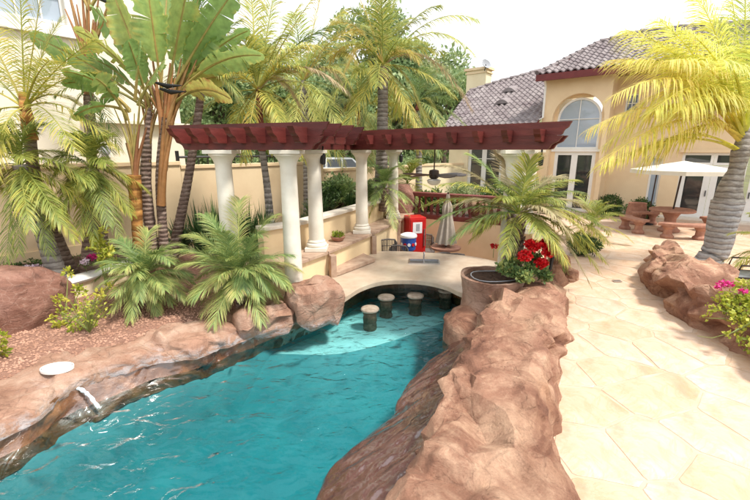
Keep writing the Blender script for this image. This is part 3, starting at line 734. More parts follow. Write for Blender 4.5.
def board(name, a, b, z0, h, th, cut0=False, cut1=False, mat=None, parent=perg, depth=.16):
    """upright board from a to b, its ends cut to an ogee"""
    a, b = Vector((a[0], a[1], 0)), Vector((b[0], b[1], 0)); L = (b-a).length; d = (b-a)/L; s = Vector((-d.y, d.x, 0))
    def og(x, sgn):
        k = depth
        return [(x-sgn*(k*1.5), 0), (x-sgn*k*1.25, h*.04), (x-sgn*k*1.12, h*.14), (x-sgn*k*1.02, h*.30), (x-sgn*k*.86, h*.42), (x-sgn*k*.6, h*.50), (x-sgn*k*.38, h*.60), (x-sgn*k*.26, h*.76), (x-sgn*k*.10, h*.90), (x, h)]
    pr = (og(L, 1) if cut1 else [(L, 0), (L, h)])+(og(0, -1)[::-1] if cut0 else [(0, h), (0, 0)])
    n = len(pr); vs = [a+d*x+s*(th/2)+Vector((0, 0, z0+z)) for x, z in pr]+[a+d*x-s*(th/2)+Vector((0, 0, z0+z)) for x, z in pr]
    mb = MB(); mb.add(vs, [tuple(range(n)), tuple(range(2*n-1, n-1, -1))]+[(i, n+i, n+(i+1) % n, (i+1) % n) for i in range(n)])
    return mb.build(name, mat or M['redwood'], parent)
def arm(a, b, nr, back, ends=(True, True), z=2.602, front=.30, off=0, mit=0, bk=9, rz_=.11, rh=.18, dep=.075):
    """two beams from a to b, rafters across them and long boards on top"""
    a, b = Vector(a), Vector(b); d = (b-a).normalized(); s = Vector((d.y, -d.x, 0))      # s = towards the front
    L = (b-a).length
    for k in (-.09, .09): board('beam', a+s*k, b+s*k, z, .20, .055, ends[0], ends[1])
    for i in range(nr):
        p = a+d*(off+.3+(L-.6-off)*i/(nr-1)); board('rafter', p+s*(.09+front), p-s*min(back, bk+(b-p).length*.9), z+rz_, rh, .10, True, True, depth=dep)
    for k in (.09, -.35, -.85, -1.35, -1.8):
        if -k < back: board('top_board', a+s*k-d*.10, b+s*k+d*(.10+mit*min(0, k)), z+.204, .19, .05, ends[0], ends[1], depth=.10)
arm(V2(-3.3, 7.0), V2(-.72, 6.12), 7, 1.5, front=.42, rh=.22, rz_=.10, dep=.15)
arm(V2(-1.55, 6.95), V2(.78, 12.1), 10, .9, (True, True), z=2.604, front=.40, rh=.22, rz_=.10, dep=.14)
arm(V2(-.55, 9.30), V2(2.78, 6.06), 9, 1.9, (False, True), z=2.606, front=.24, mit=.95, bk=.1)
arm(V2(4.0, 10.6), V2(2.35, 6.95), 8, .35, (True, False), z=2.608, front=.25, off=.5)
for x, y, YY, l in ((262, 158, 0, ''), (401, 158, 11.6, 'small black lamp fixed near the top of the rearmost left pillar'), (541, 160, 8.6, 'small black lamp fixed to the right rear pillar'), (323, 158, 7.7, 'small black speaker hanging under the left beam')):
    if not l: continue
    p = D(x, y, YY); o = thing('pillar_lamp' if 'lamp' in l else 'speaker', l, 'lamp' if 'lamp' in l else 'speaker', p)
    MB().lathe([(.03, -.12), (.05, -.1), (.055, .06), (.02, .1)], n=10).build('housing', M['black'], o, 40)
    MB().box((0, 0, .15), (.03, .03, .14)).build('bracket', M['black'], o)
# ceiling fan
fp = D(434, 175, 8.7); fan = thing('ceiling_fan', 'dark ceiling fan with glass bowl hanging from the pergola over the bar', 'ceiling fan', fp)
MB().tube([(0, 0, .08), (0, 0, 2.6-fp.z+.02)], .014, 8).build('down_rod', M['wood_dark'], fan)
MB().lathe([(.03, .12), (.10, .10), (.11, .02), (.10, -.05), (.06, -.08)], n=20).build('motor', M['wood_dark'], fan, 40)
MB().lathe([(.10, -.085), (.15, -.11), (.13, -.17), (.07, -.21), (.01, -.22)], n=20).build('lamp_bowl', M['canvas_white'], fan, 50)
for i in range(5):
    a = math.radians(8+72*i); mb = MB(); cs = []
    pr = [(.10, .03), (.22, .07), (.40, .12), (.58, .14), (.68, .10), (.73, .0)]
    up = [(x, w, 0) for x, w in pr]; dn = [(x, -w, 0) for x, w in pr[::-1][1:]]; q = up+dn; n = len(q)
    til = Matrix.Rotation(R(12), 3, 'X'); rot = Matrix.Rotation(a, 3, 'Z')
    vs = [rot@(til@Vector(p)) for p in q]+[rot@(til@Vector((p[0], p[1], .012))) for p in q]
    mb.add(vs, [tuple(range(n-1, -1, -1)), tuple(range(n, 2*n))]+[(k, (k+1) % n, n+(k+1) % n, n+k) for k in range(n)]); mb.build('blade', M['wood_dark'], fan)
# ------------------------------------------------------------------ the main house
HO = V2(7.2, 18.1); HD = Vector((.78, -.625, 0)).normalized(); HI = Vector((-HD.y, HD.x, 0))   # along the wall, inward
HA = math.atan2(HD.y, HD.x)
def HP(x, y, ly, z=None):                    # photo point on the plane local y = ly  -> local coordinates
    p = PL(x, y, HO+HI*ly, HI); q = p-HO
    return Vector((q.dot(HD), q.dot(HI), p.z))
def HR(x, y, y0, z0, sl):                    # photo point on a roof plane rising inward from local y0, z0
    n = (Vector((0, 0, 1))-HI*sl).normalized(); p = PL(x, y, HO+HI*y0+Vector((0, 0, z0)), n); q = p-HO
    return Vector((q.dot(HD), q.dot(HI), p.z))
house = thing('house', 'large peach stucco house with mauve tiled roofs, arched window and white french doors', 'house', HO, HA)
def wall_grid(x0, x1, z0, z1, y0, y1, holes, mat, parent, name='wall'):
    xs = sorted(set([x0, x1]+[h[0] for h in holes]+[h[1] for h in holes])); zs = sorted(set([z0, z1]+[h[2] for h in holes]+[h[3] for h in holes]))
    mb = MB()
    for i in range(len(xs)-1):
        for j in range(len(zs)-1):
            cx, cz = (xs[i]+xs[i+1])/2, (zs[j]+zs[j+1])/2
            if any(h[0] < cx < h[1] and h[2] < cz < h[3] for h in holes): continue
            mb.box((cx, (y0+y1)/2, cz), (xs[i+1]-xs[i], y1-y0, zs[j+1]-zs[j]))
    return mb.build(name, mat, parent)
def frame(x0, x1, z0, z1, y, w, parent, mat, name='window', mull=(), bars=(), th=.07, glass='glass', label=None):
    """white frame with panes set back; mull = extra vertical positions, bars = horizontal ones"""
    mb = MB()
    mb.box(((x0+x1)/2, y, z1-w/2), (x1-x0, th, w)); mb.box(((x0+x1)/2, y, z0+w/2), (x1-x0, th, w))
    for x in (x0+w/2, x1-w/2): mb.box((x, y, (z0+z1)/2), (w, th-.004, z1-z0-2*w))
    for x, mw in mull: mb.box((x, y, (z0+z1)/2), (mw, th-.006, z1-z0-2*w))
    for z, mw in bars: mb.box(((x0+x1)/2, y, z), (x1-x0-2*w, th-.012, mw))
    o = mb.build(name, mat, parent)
    if label: o['label'] = label
    xs = [x0+w]+[v for x, mw in sorted(mull) for v in (x-mw/2, x+mw/2)]+[x1-w]; zs = [z0+w]+[v for z, mw in sorted(bars) for v in (z-mw/2, z+mw/2)]+[z1-w]
    for i in range(0, len(xs), 2):
        for j in range(0, len(zs), 2):
            MB().box(((xs[i]+xs[i+1])/2, y+.02, (zs[j]+zs[j+1])/2), (xs[i+1]-xs[i]-.002, .012, zs[j+1]-zs[j]-.002)).build('pane', M[glass], o)
    return o
# --- projecting bay with the arched window
ax, ar, asp = 1.40, .98, 3.85
wall_grid(0, 2.55, 0, 5.60, 0, .3, [(ax-ar, ax+ar, 0, asp+ar)], M['stucco_peach'], house)
mb = MB(); K = 24                              # spandrels above the arch, front and soffit
arc = [(ax-ar*math.cos(math.pi*i/K), asp+ar*math.sin(math.pi*i/K)) for i in range(K+1)]
for i in range(K):
    (xa, za), (xb, zb) = arc[i], arc[i+1]
    mb.add([(xa, .001, za), (xb, .001, zb), (xb, .001, asp+ar), (xa, .001, asp+ar), (xa, .3, za), (xb, .3, zb), (xb, .3, asp+ar), (xa, .3, asp+ar)], [(0, 1, 2, 3), (7, 6, 5, 4), (0, 4, 5, 1)])
mb.build('arch', M['stucco_peach'], house)
wall_grid(ax-ar, ax+ar, 0, asp+ar+.05, .302, .42, [(ax-.80, ax+.80, 0, 2.52), (ax-.82, ax+.82, 2.64, asp+.84)], M['stucco_peach'], house, 'recess_wall')
# arched window
mb = MB(); ro, ri = .84, .76
for i in range(K):
    a0, a1 = math.pi*i/K, math.pi*(i+1)/K; vs = []
    for yy in (.30, .38):
        for a in (a0, a1):
            for r in (ri, ro): vs.append((ax-r*math.cos(a), yy, asp+r*math.sin(a)))
    mb.add(vs, [(0, 1, 3, 2), (6, 7, 5, 4), (0, 2, 6, 4), (1, 5, 7, 3)])
for x in (ax-.80, ax+.80): mb.box((x, .34, (2.64+asp)/2), (.08, .08, asp-2.64))
mb.box((ax, .34, 2.68), (1.52, .078, .08)); mb.box((ax, .34, asp), (1.52, .03, .03)); mb.box((ax, .342, (2.72+asp+.76)/2), (.03, .028, asp+.76-2.72))
aw = mb.build('arched_window', M['white'], house)
poly = [(ax-.76, 2.72), (ax+.76, 2.72), (ax+.76, asp)]+[(ax+ri*math.cos(math.pi*i/K), asp+ri*math.sin(math.pi*i/K)) for i in range(1, K)]+[(ax-.76, asp)]
mb = MB(); mb.add([(x, .36, z) for x, z in poly], [tuple(range(len(poly)))]); mb.build('pane', M['glass_sky'], aw)
frame(ax-.80, ax+.80, .02, 2.52, .34, .13, house, M['white'], 'french_door', mull=[(ax, .24), (ax-.78+.0, .02)], glass='glass', label='white french door below the arched window')
mb = MB(); mb.box((ax, .28, 2.58), (1.9, .10, .10)); mb.build('door_head', M['white'], house)
wall_grid(0, .3, 0, 5.6, .3, 8, [], M['stucco_peach'], house, 'side_wall')
# --- right part, set back, with the wide french doors
Y1 = 1.07
d0, d1 = 5.05, 10.2
wn = HP(624, 113, Y1); wx = HP(640, 93, Y1)
nw0, nw1 = HP(648, 180, Y1).x, HP(660, 180, Y1).x
wall_grid(2.55, 14, 0, 5.60, Y1, Y1+.3, [(d0, d1, 0, 2.50), (wn.x, wx.x, wn.z, wx.z), (nw0, nw1, .12, 2.35)], M['stucco_peach'], house)
wall_grid(2.25, 2.55, 0, 5.6, .3, Y1+.3, [], M['stucco_peach'], house, 'return_wall')
frame(wn.x, wx.x, wn.z, wx.z, Y1+.12, .06, house, M['white'], mull=[((wn.x+wx.x)/2, .03)], bars=[((wn.z+wx.z)/2, .03)], label='small upper window')
MB().box((4.2, Y1-.05, wn.z-.13), (3.5, .12, .12)).build('ledge_moulding', M['stucco_peach'], house)
frame(nw0, nw1, .12, 2.35, Y1+.12, .07, house, M['white'], glass='glass_sky', label='narrow white framed window')
st = []
x = d0
while x < d1-.2:
    frame(x, x+.95, .03, 2.02, Y1+.10, .20, house, M['white'], 'french_door', label='white french door leaf with a dark pane')
    frame(x, x+.95, 2.05, 2.50, Y1+.10, .09, house, M['white'], 'transom_window')
    h = MB(); h.box((x+(.06 if int(x*10) % 2 else .89), Y1+.04, 1.0), (.03, .05, .22)); h.build('door_handle', M['black'], house); x += .96+(.14 if abs(x-d0-.96) < .2 else 0)
MB().box(((d0+d1)/2, Y1-.04, 2.56), (d1-d0+.2, .14, .10)).build('door_head', M['stucco_peach'], house)
MB().box((8, Y1-.2, .03), (12, .5, .09)).build('door_step', M['capstone'], house)
# --- single storey wing on the left
wl = [HP(466, 188, -.3), HP(500, 188, -.3)]
wall_grid(-3.95, -.0, 0, 3.55, -.3, 0, [(wl[0].x, wl[1].x, wl[0].z, 2.9)], M['stucco_cream'], house)
wall_grid(-4.25, -3.95, 0, 3.55, -.3, 8, [], M['stucco_cream'], house, 'side_wall')
ww = wl[1].x-wl[0].x
frame(wl[0].x, wl[1].x, wl[0].z, 2.9, -.18, .14, house, M['white'], mull=[(wl[0].x+ww*.47, .22)], bars=[(2.2, .03)], label='tall dark window of the low wing')
# --- tiled roofs
def in_poly(p, poly): return inside(p, poly)
def tiled(name, outline, y0, z0, sl, parent, xr=None):
    """outline in local x,y of a roof plane rising inward from local y0 at height z0"""
    V = []; Fc = []; pol = [(p[0], p[1]) for p in outline]; k = math.sqrt(1+sl*sl)
    w, run = .27, .36/k
    xs0, xs1 = min(p[0] for p in pol), max(p[0] for p in pol); ys1 = max(p[1] for p in pol)
    j = 0; yy = min(p[1] for p in pol)
    while yy < ys1:
        i = 0; x = xs0
        while x < xs1:
            if in_poly((x+w/2, yy+run*.4), pol):
                b = len(V); n = 5; dz = random.uniform(-.008, .008)
                for q, lift in ((0, .055), (run*1.12, .012)):
                    zb = z0+(yy+q-y0)*sl+lift+dz
                    for c in range(n+1):
                        f = c/n; V.append((x+w*f, yy+q, zb+.075*math.sin(math.pi*min(1, f/.72))*(1 if f < .72 else 0)-(.01 if f >= .72 else 0)))
                for c in range(n): Fc.append((b+c, b+c+1, b+n+2+c, b+n+1+c))
                # front edge of the tile
                b2 = len(V)
                for c in range(n+1):
                    v = V[b+c]; V.append((v[0], v[1], v[2]-.05))
                for c in range(n): Fc.append((b2+c, b2+c+1, b+c+1, b+c))
            x += w; i += 1
        yy += run; j += 1
    o = fast(name, V, Fc, M['roof'], parent); o['kind'] = 'stuff'
    # deck below the tiles
    mb = MB(); q = [(p[0], p[1], z0+(p[1]-y0)*sl) for p in outline]; r = [(a, b, c-.14) for a, b, c in q]; m = len(q)
    mb.add(q+r, [tuple(range(m)), tuple(range(2*m-1, m-1, -1))]+[(i, m+i, m+(i+1) % m, (i+1) % m) for i in range(m)])
    mb.build('roof_deck', M['fascia'], parent); return o
def ridge(pts, parent, r=.09):
    for a, b in zip(pts[:-1], pts[1:]):
        a, b = Vector(a), Vector(b); L = (b-a).length; k = max(1, int(L/.40))
        for i in range(k):
            p, q = a.lerp(b, i/k), a.lerp(b, (i+1.12)/k)
            MB().tube([p+Vector((0, 0, .03)), q+Vector((0, 0, .0))], [r*1.1, r*.85], 8).build('ridge_tile', M['roof'], parent)
sl = .5; y0, z0 = -.85, 3.62
rp = [HR(x, y, y0, z0, sl) for x, y in ((447, 127), (470, 92), (500, 82), (520, 77), (540, 71))]
wing = [(rp[0].x, y0), (0.02, y0), (0.02, rp[4].y)]+[(p.x, p.y) for p in rp[:0:-1]]
wing = [(rp[0].x-.05, y0), (-.02, y0), (-.02, rp[4].y+.1), (rp[4].x, rp[4].y), (rp[3].x, rp[3].y), (rp[2].x, rp[2].y), (rp[1].x, rp[1].y)]
tiled('roof_tiles', wing, y0, z0, sl, house)
ridge([(p[0], p[1], z0+(p[1]-y0)*sl+.05) for p in (wing[0], wing[6], wing[5], wing[4], wing[3])], house)
MB().box((wing[0][0]/2, y0-.06, z0-.12), (-wing[0][0]+.1, .10, .26)).build('gutter', M['fascia'], house)
for x, y in ((510, 92), (503, 104)):
    p = HR(x, y, y0, z0, sl); v = MB(); pr = [(-.36+.72*i/8, .20*math.sin(math.pi*i/8)) for i in range(9)]
    v.add([(p.x+a, p.y-.25, p.z+.0+b) for a, b in pr]+[(p.x+a, p.y+.35, p.z+.2+b*.8) for a, b in pr], [tuple(range(9))]+[(i, i+1, 10+i, 9+i) for i in range(8)])
    v.build('roof_vent', M['roof'], house)
sl2 = .45; y2, z2 = -.45, 5.62
rp = [HR(x, y, y2, z2, sl2) for x, y in ((537, 75), (600, 43), (640, 33), (690, 27.5), (750, 24))]
main = [(rp[0].x, y2), (14.5, y2), (14.5, rp[4].y), (rp[4].x, rp[4].y), (rp[3].x, rp[3].y), (rp[2].x, rp[2].y), (rp[1].x, rp[1].y)]
tiled('roof_tiles', main, y2, z2, sl2, house)
ridge([(p[0], p[1], z2+(p[1]-y2)*sl2+.05) for p in (main[0], main[6], main[5], main[4], main[3])], house)
MB().box(((rp[0].x+14.5)/2, y2-.05, z2-.13), (14.5-rp[0].x, .10, .25)).build('fascia_board', M['fascia'], house)
MB().box((7.1, .3, z2-.13), (14.6, 1.5, .06)).build('soffit', M['fascia'], house)
dx = .06
MB().tube([(dx, -.35, 5.45), (dx, -.12, 5.2), (dx, -.10, 3.95), (dx-.1, -.35, 3.85)], .045, 8).build('downpipe', M['white'], house)
# chimney and dish
cA, cB = HR(466, 90, y0, z0, sl), HR(487, 84, y0, z0, sl)
cp = PL(476, 80, HO+HI*5.2, HI); q = cp-HO; cw = (HP(487, 80, 5.2).x-HP(466, 80, 5.2).x); ct = HP(476, 69, 5.2).z
MB().box((q.dot(HD), 5.2+.4, (ct+3)/2), (cw*.92, .8, ct-3)).build('chimney', M['stucco_cream'], house)
ch = MB(); ch.box((q.dot(HD), 5.6, ct+.0), (cw*1.12, 1.0, .14)); ch.box((q.dot(HD), 5.6, ct-.22), (cw*1.04, .9, .07)); ch.build('chimney_cap', M['stucco_peach'], house)
sp = PL(486, 64, HO+HI*5.0, HI); dish = thing('satellite_dish', 'small grey satellite dish on top of the chimney', 'satellite dish', sp)
mb = MB(); mb.lathe([(.02, -.09), (.16, -.06), (.27, .0), (.30, .05), (.27, .03), (.16, -.03), (.02, -.06)], n=20, cap=False)
o = mb.build('reflector', M['sling'], dish, 50); o.rotation_euler = (R(60), 0, R(25))
MB().tube([(0, 0, -.02), (-.05, .05, -.35)], .025, 6).build('mast', M['black'], dish)

# ------------------------------------------------------------------ neighbour on the left and the garden wall
gwall = thing('garden_wall', 'tall peach stucco garden wall with a pale band behind the left palms', 'wall')
def wseg(s0, s1, h, nm='wall_body', zb=-.1):
    a, b = GW(s0), GW(s1); seg_box(MB(), a, b, .22, zb, h).build(nm, M['stucco_peach'], gwall)
    seg_box(MB(), a, b, .30, h+.002, h+.10).build('cap', M['trim'], gwall, bevel=.012)
wseg(-3, 6.35, 2.22); wseg(6.355, 11.2, 2.12); wseg(11.205, 17, 1.86)
seg_box(MB(), GW(-3, -.13), GW(10.2, -.13), .04, .1, .52).build('base_course', M['trim'], gwall)
# pale wall going on behind the pillars to the terrace
tw = thing('terrace_wall', 'pale stucco wall with a cap seen under the pergola beyond the balustrade', 'wall')
ta, tb = GW(17), V2(5.2, 20.8)
seg_box(MB(), ta, tb, .22, -.1, 1.9).build('wall_body', M['stucco_cream'], tw); seg_box(MB(), ta, tb, .3, 1.902, 1.99).build('cap', M['trim'], tw)
nb = thing('neighbour_house', 'pale two storey stucco house rising behind the palms on the left', 'house')
no = GW(0, 1.35); nd = gwd; nn_ = Vector((gwd.y, -gwd.x, 0))          # facing the garden
NA = math.atan2(nd.y, nd.x); nb.location = no; nb.rotation_euler = (0, 0, NA)
def NP(x, y):
    p = PL(x, y, no, nn_); q = p-no; return Vector((q.dot(nd), 0, p.z))
w0, w1, w2, w3 = NP(12, 14), NP(64, 25), NP(0, 22), NP(78, 38)
x1w = NP(66, 20).x; zb_ = NP(66, 26).z; xe = NP(184, 150).x
zb2 = NP(14, 14).z
win = (x1w-2.2, x1w, zb_, zb_+1.7)
mb_ = wall_grid(-6, xe, -.1, 8.0, 0, .3, [(win[0], win[1], win[2], win[3])], M['stucco_white'], nb)
wall_grid(xe-.3, xe, -.1, 8.0, .3, 7, [], M['stucco_white'], nb, 'side_wall')
frame(win[0], win[1], win[2], win[3], .08, .07, nb, M['white'], glass='glass_sky', mull=[(win[0]+2.2*k/5, .03) for k in (1, 2, 3, 4)], bars=[(zb_+.6, .03), (zb_+1.15, .03)], label='upper window with a grid of pale panes')
mb = MB()
fw = .26
mb.box(((win[0]+win[1])/2, -.05, win[2]-fw/2), (2.2+2*fw, .12, fw)); mb.box((win[1]+fw/2, -.05, (win[2]+win[3])/2), (fw, .118, 1.7)); mb.box((win[0]-fw/2, -.05, (win[2]+win[3])/2), (fw, .118, 1.7)); mb.box(((win[0]+win[1])/2, -.05, win[3]+fw/2), (2.2+2*fw, .12, fw))
mb.build('window_surround', M['white'], nb)
bz = NP(90, 121); MB().box((bz.x+1.1, -.10, bz.z), (2.6, .18, .07)).build('ledge_moulding', M['stucco_white'], nb)
mp = PL(105, 151, no-nn_*-.05, nn_); mt = thing('electric_meter', 'round grey electric meter on the pale wall behind the ringed trunk', 'meter', mp, NA)
o = MB().lathe([(.10, 0), (.10, .10), (.085, .14), (.04, .16)], n=20).build('meter_body', M['sling'], mt, 40); o.rotation_euler = (R(90), 0, 0)
MB().box((0, .04, -.02), (.24, .06, .30)).build('meter_box', M['plastic_white'], mt, bevel=.01)
# black rail on the garden wall
rl = thing('iron_rail', 'short black iron rail on top of the peach garden wall', 'rail')
s0, s1 = 6.35, 9.3
MB().tube([GW(s0)+Vector((0, 0, 2.42)), GW(s1)+Vector((0, 0, 2.42))], .035, 6).build('top_rail', M['black'], rl)
for i in range(12):
    MB().tube([GW(s0+(s1-s0)*i/11)+Vector((0, 0, 2.2)), GW(s0+(s1-s0)*i/11)+Vector((0, 0, 2.44 if i else 2.58))], .014 if i else .05, 6).build('picket', M['black'], rl)

# ------------------------------------------------------------------ parked car far behind
cpz = D(344, 168, 27.0)
car = thing('parked_car', 'white sport utility vehicle parked beyond the garden wall behind the pillars', 'car', (cpz.x, 27.0, .35), R(6))
prof = [(-2.35, .35), (-2.4, .75), (-2.3, 1.05), (-2.2, 1.15), (-1.95, 1.72), (-1.8, 1.80), (.35, 1.78), (.55, 1.74), (1.15, 1.18), (2.2, 1.02), (2.35, .8), (2.35, .35)]
n = len(prof); vs = [(x, -.92, z) for x, z in prof]+[(x, .92, z) for x, z in prof]
vs = [(x, y*(.84 if z > 1.5 else 1), z) for x, y, z in vs]
MB().add(vs, [tuple(range(n)), tuple(range(2*n-1, n-1, -1))]+[(i, n+i, n+(i+1) % n, (i+1) % n) for i in range(n)]).build('body', M['car'], car, bevel=.03)
for a, b, c, d in ((-2.0, -1.2, -1.9, -1.2), (-1.08, -.2, -1.08, -.2), (-.08, .95, -.08, .5)):
    MB().add([(a, -.935, 1.2), (b, -.935, 1.2), (d, -.80, 1.68), (c, -.80, 1.68)], [(0, 1, 2, 3)]).build('window', M['glass'], car)
for x in (-1.5, 1.5):
    for y in (-.85, .85):
        w_ = MB().lathe([(.36, -.11), (.37, -.05), (.37, .05), (.36, .11)], n=20).build('wheel', M['black'], car, 40, loc=(x, y, .36)); w_.rotation_euler = (R(90), 0, 0)

# ------------------------------------------------------------------ things in the sunken bar
def fridge():
    p = D(404, 217, 11.4); q = D(420.5, 217, 11.25)
    f = thing('drinks_fridge', 'bright red drinks cabinet with a white poster standing in the sunken bar', 'drinks cabinet', ((p.x+q.x)/2+.1, 11.55, -.8), R(14))
    MB().box((0, 0, .78), (.50, .55, 1.50)).build('cabinet', M['red'], f, bevel=.015)
    MB().box((0, 0, .015), (.46, .5, .03)).build('base', M['black'], f)
    MB().box((-.0, -.285, .86), (.44, .025, 1.25)).build('door', M['red'], f, bevel=.008)
    MB().box((-.02, -.301, 1.24), (.28, .006, .32)).build('poster', M['plastic_white'], f)
    MB().box((-.01, -.306, 1.25), (.11, .004, .20)).build('poster_picture', M['sling'], f)
    MB().box((.19, -.31, .95), (.03, .035, .5)).build('door_handle', M['steel'], f)
    MB().box((.254, -.05, 1.30), (.006, .22, .24)).build('label', M['plastic_white'], f)
    return f
fridge()
p = D(409, 240, 10.6); c = thing('drinks_cooler', 'blue and white barrel drinks cooler in front of the red cabinet', 'drinks cooler', (p.x, 10.75, -.8))
MB().lathe([(.20, 0), (.19, .04), (.09, .08), (.085, .62), (.15, .70), (.20, .74), (.215, 1.05), (.21, 1.08)], n=24).build('tub', M['blue'], c, 40)
MB().lathe([(.225, 1.081), (.235, 1.11), (.225, 1.15), (.14, 1.19), (.01, 1.20)], n=24).build('lid', M['plastic_white'], c, 40)
for k in range(5):
    a = -math.pi/2+(k-2)*.55; MB().lathe([(.045, -.006), (.045, .006)], n=12).build('badge', M['red'] if k % 2 else M['plastic_white'], c, loc=(.214*math.cos(a), .214*math.sin(a), .90)).rotation_euler = (R(90), 0, a+math.pi/2)
def chair(x, y, Y, rz, lab, scale=1.0, zt=None):
    p = D(x, y, Y); t = thing('bar_chair', lab, 'chair', (p.x, Y, -.8), rz, 'grey woven chairs round the sunken bar')
    H = p.z+.8; sh_ = H-.46
    for sx in (-.21, .21):
        MB().tube([(sx, -.2, 0), (sx*.95, -.19, sh_)], .018, 6).build('leg', M['wicker'], t)
        MB().tube([(sx, .22, 0), (sx*.95, .2, sh_), (sx*.95, .25, H-.06)], .018, 6).build('leg', M['wicker'], t)
        MB().tube([(sx*1.1, .22, sh_+.22), (sx*1.15, 0, sh_+.24), (sx*1.1, -.2, sh_+.2), (sx*1.0, -.2, sh_)], .02, 6).build('armrest', M['wicker'], t)
    MB().box((0, 0, sh_), (.44, .44, .05)).build('seat', M['wicker'], t, bevel=.015)
    MB().tube([(-.22, .24, sh_+.02), (-.235, .255, H-.10), (-.18, .265, H-.02), (0, .27, H), (.18, .265, H-.02), (.235, .255, H-.10), (.22, .24, sh_+.02)], .020, 8).build('back_frame', M['wicker'], t)
    for i in range(9):
        MB().tube([(-.17+.0425*i, .24, sh_+.02), (-.17+.0425*i, .268, H-.02)], .012, 4).build('back_slat', M['wicker'], t)
    for k in (.14, .28): MB().tube([(-.22, .25, sh_+k), (.22, .25, sh_+k)], .010, 4).build('back_rail', M['wicker'], t)
chair(386, 237, 10.4, R(190), 'grey woven bar chair at the left end, nearest the ledge wall')
chair(399, 243, 10.15, R(175), 'grey woven bar chair in front of the blue cooler')
chair(440, 250, 9.85, R(185), 'grey woven chair at the left side of the round bar table')
chair(456, 251, 9.85, R(172), 'grey woven chair at the right side of the round bar table')
chair(427, 236, 12.0, R(0), 'dark slatted chair between the red cabinet and the closed umbrella')
p = D(446, 246, 10.35); tb_ = thing('bar_table', 'round mottled stone table around the closed umbrella', 'table', (p.x, 10.4, -.8))
h = p.z+.8-.05
MB().lathe([(.30, 0), (.30, .05), (.10, .08), (.09, h-.1), (.25, h-.04)], n=20).build('pedestal', M['terracotta'], tb_, 40)
MB().lathe([(.38, h-.04), (.40, h-.02), (.40, h+.02), (.38, h+.03)], n=32).build('tabletop', M['terracotta'], tb_, 40)
um = thing('closed_umbrella', 'closed taupe patio umbrella standing through the round bar table', 'umbrella', (p.x, 10.38, -.8))
zt = D(447, 194, 10.38).z+.8; zb = D(447, 243, 10.38).z+.8
MB().tube([(0, 0, 0), (0, 0, zt+.05)], .02, 8).build('pole', M['wood_dark'], um)
V = []; n = 48; rows = 14
for j in range(rows):
    f = j/(rows-1); r = .03+.20*f**1.1+(.03 if .2 < f < .35 else 0)
    for i in range(n):
        a = 2*math.pi*i/n; rr = r*(1+.28*math.cos(8*a+1.5*f)); V.append((rr*math.cos(a), rr*math.sin(a), zt-(zt-zb)*f))
fast('canopy', V, [(j*n+i, (j+1)*n+i, (j+1)*n+(i+1) % n, j*n+(i+1) % n) for j in range(rows-1) for i in range(n)], M['canvas'], um, smooth=True)

# ------------------------------------------------------------------ picnic set on the patio
tc = D(668, 232, 12.9)
tb2 = thing('stone_table', 'round reddish stone table with a central foot out on the patio', 'table', (tc.x, 12.9, .01))
MB().lathe([(.30, 0), (.32, .06), (.24, .12), (.17, .25), (.16, .42), (.24, .58), (.30, .66)], n=24).build('pedestal', M['terracotta'], tb2, 35)
o = MB().lathe([(.60, .661), (.63, .68), (.63, .72), (.61, .74)], n=40).build('tabletop', M['terracotta'], tb2, 35); displace(o.data, .006, 5, .5, 2)
def bench(a0, a1, r, lab):
    t = thing('stone_bench', lab, 'bench', (tc.x, 12.9, .01), 0, 'curved stone benches round the patio table'); mb = MB(); K = 14
    vs = []
    for i in range(K+1):
        a = R(a0+(a1-a0)*i/K)
        for rr, z in ((r-.19, .38), (r+.19, .38), (r+.19, .46), (r-.19, .46)): vs.append((rr*math.cos(a), rr*math.sin(a), z))
    mb.add(vs, [(i*4+j, i*4+(j+1) % 4, i*4+4+(j+1) % 4, i*4+4+j) for i in range(K) for j in range(4)]+[(3, 2, 1, 0), (K*4, K*4+1, K*4+2, K*4+3)])
    mb.build('seat', M['terracotta'], t, bevel=.015)
    for f in (.18, .82):
        a = R(a0+(a1-a0)*f)
        MB().lathe([(.17, 0), (.18, .06), (.12, .12), (.11, .26), (.17, .34), (.17, .378)], n=16).build('foot', M['terracotta'], t, 35, loc=(r*math.cos(a), r*math.sin(a), 0))
bench(222, 282, 1.25, 'long curved stone bench nearest the camera, left of the patio table')
bench(150, 205, 1.25, 'curved stone bench behind and left of the patio table')
bench(-28, 12, 1.35, 'short curved stone bench right of the patio table')
bench(70, 110, 1.3, 'curved stone bench at the far side of the patio table')
pu = thing('patio_umbrella', 'open cream patio umbrella over the round stone table', 'umbrella', (tc.x, 12.9, .01))
MB().tube([(0, 0, 0), (.12, 0, 2.24)], .026, 10).build('pole', M['wood_dark'], pu)
V = [(.12, 0, 2.26)]; K = 8
for a in range(K): V.append((.12+1.42*math.cos(a*math.pi/4+.2), 1.42*math.sin(a*math.pi/4+.2), 1.98))
for a in range(K): V.append((.12+1.42*math.cos(a*math.pi/4+.2), 1.42*math.sin(a*math.pi/4+.2), 1.86))
mb = MB(); mb.add(V, [(0, 1+a, 1+(a+1) % K) for a in range(K)]+[(1+a, 9+a, 9+(a+1) % K, 1+(a+1) % K) for a in range(K)]); mb.build('canopy', M['canvas_white'], pu)
for a in range(K): MB().tube([(.12, 0, 2.12), (.12+1.38*math.cos(a*math.pi/4+.2), 1.38*math.sin(a*math.pi/4+.2), 1.965)], .010, 4).build('rib', M['wood_dark'], pu)
bp = D(636, 214, 14.6); br = thing('barrel_planter', 'reddish brown barrel shaped pot near the house wall behind the table', 'pot', (bp.x, 14.6, .01))
MB().lathe([(.26, 0), (.32, .2), (.33, .4), (.28, .68), (.30, .72), (.25, .72), (.24, .62)], n=24).build('pot_body', M['terracotta'], br, 40)
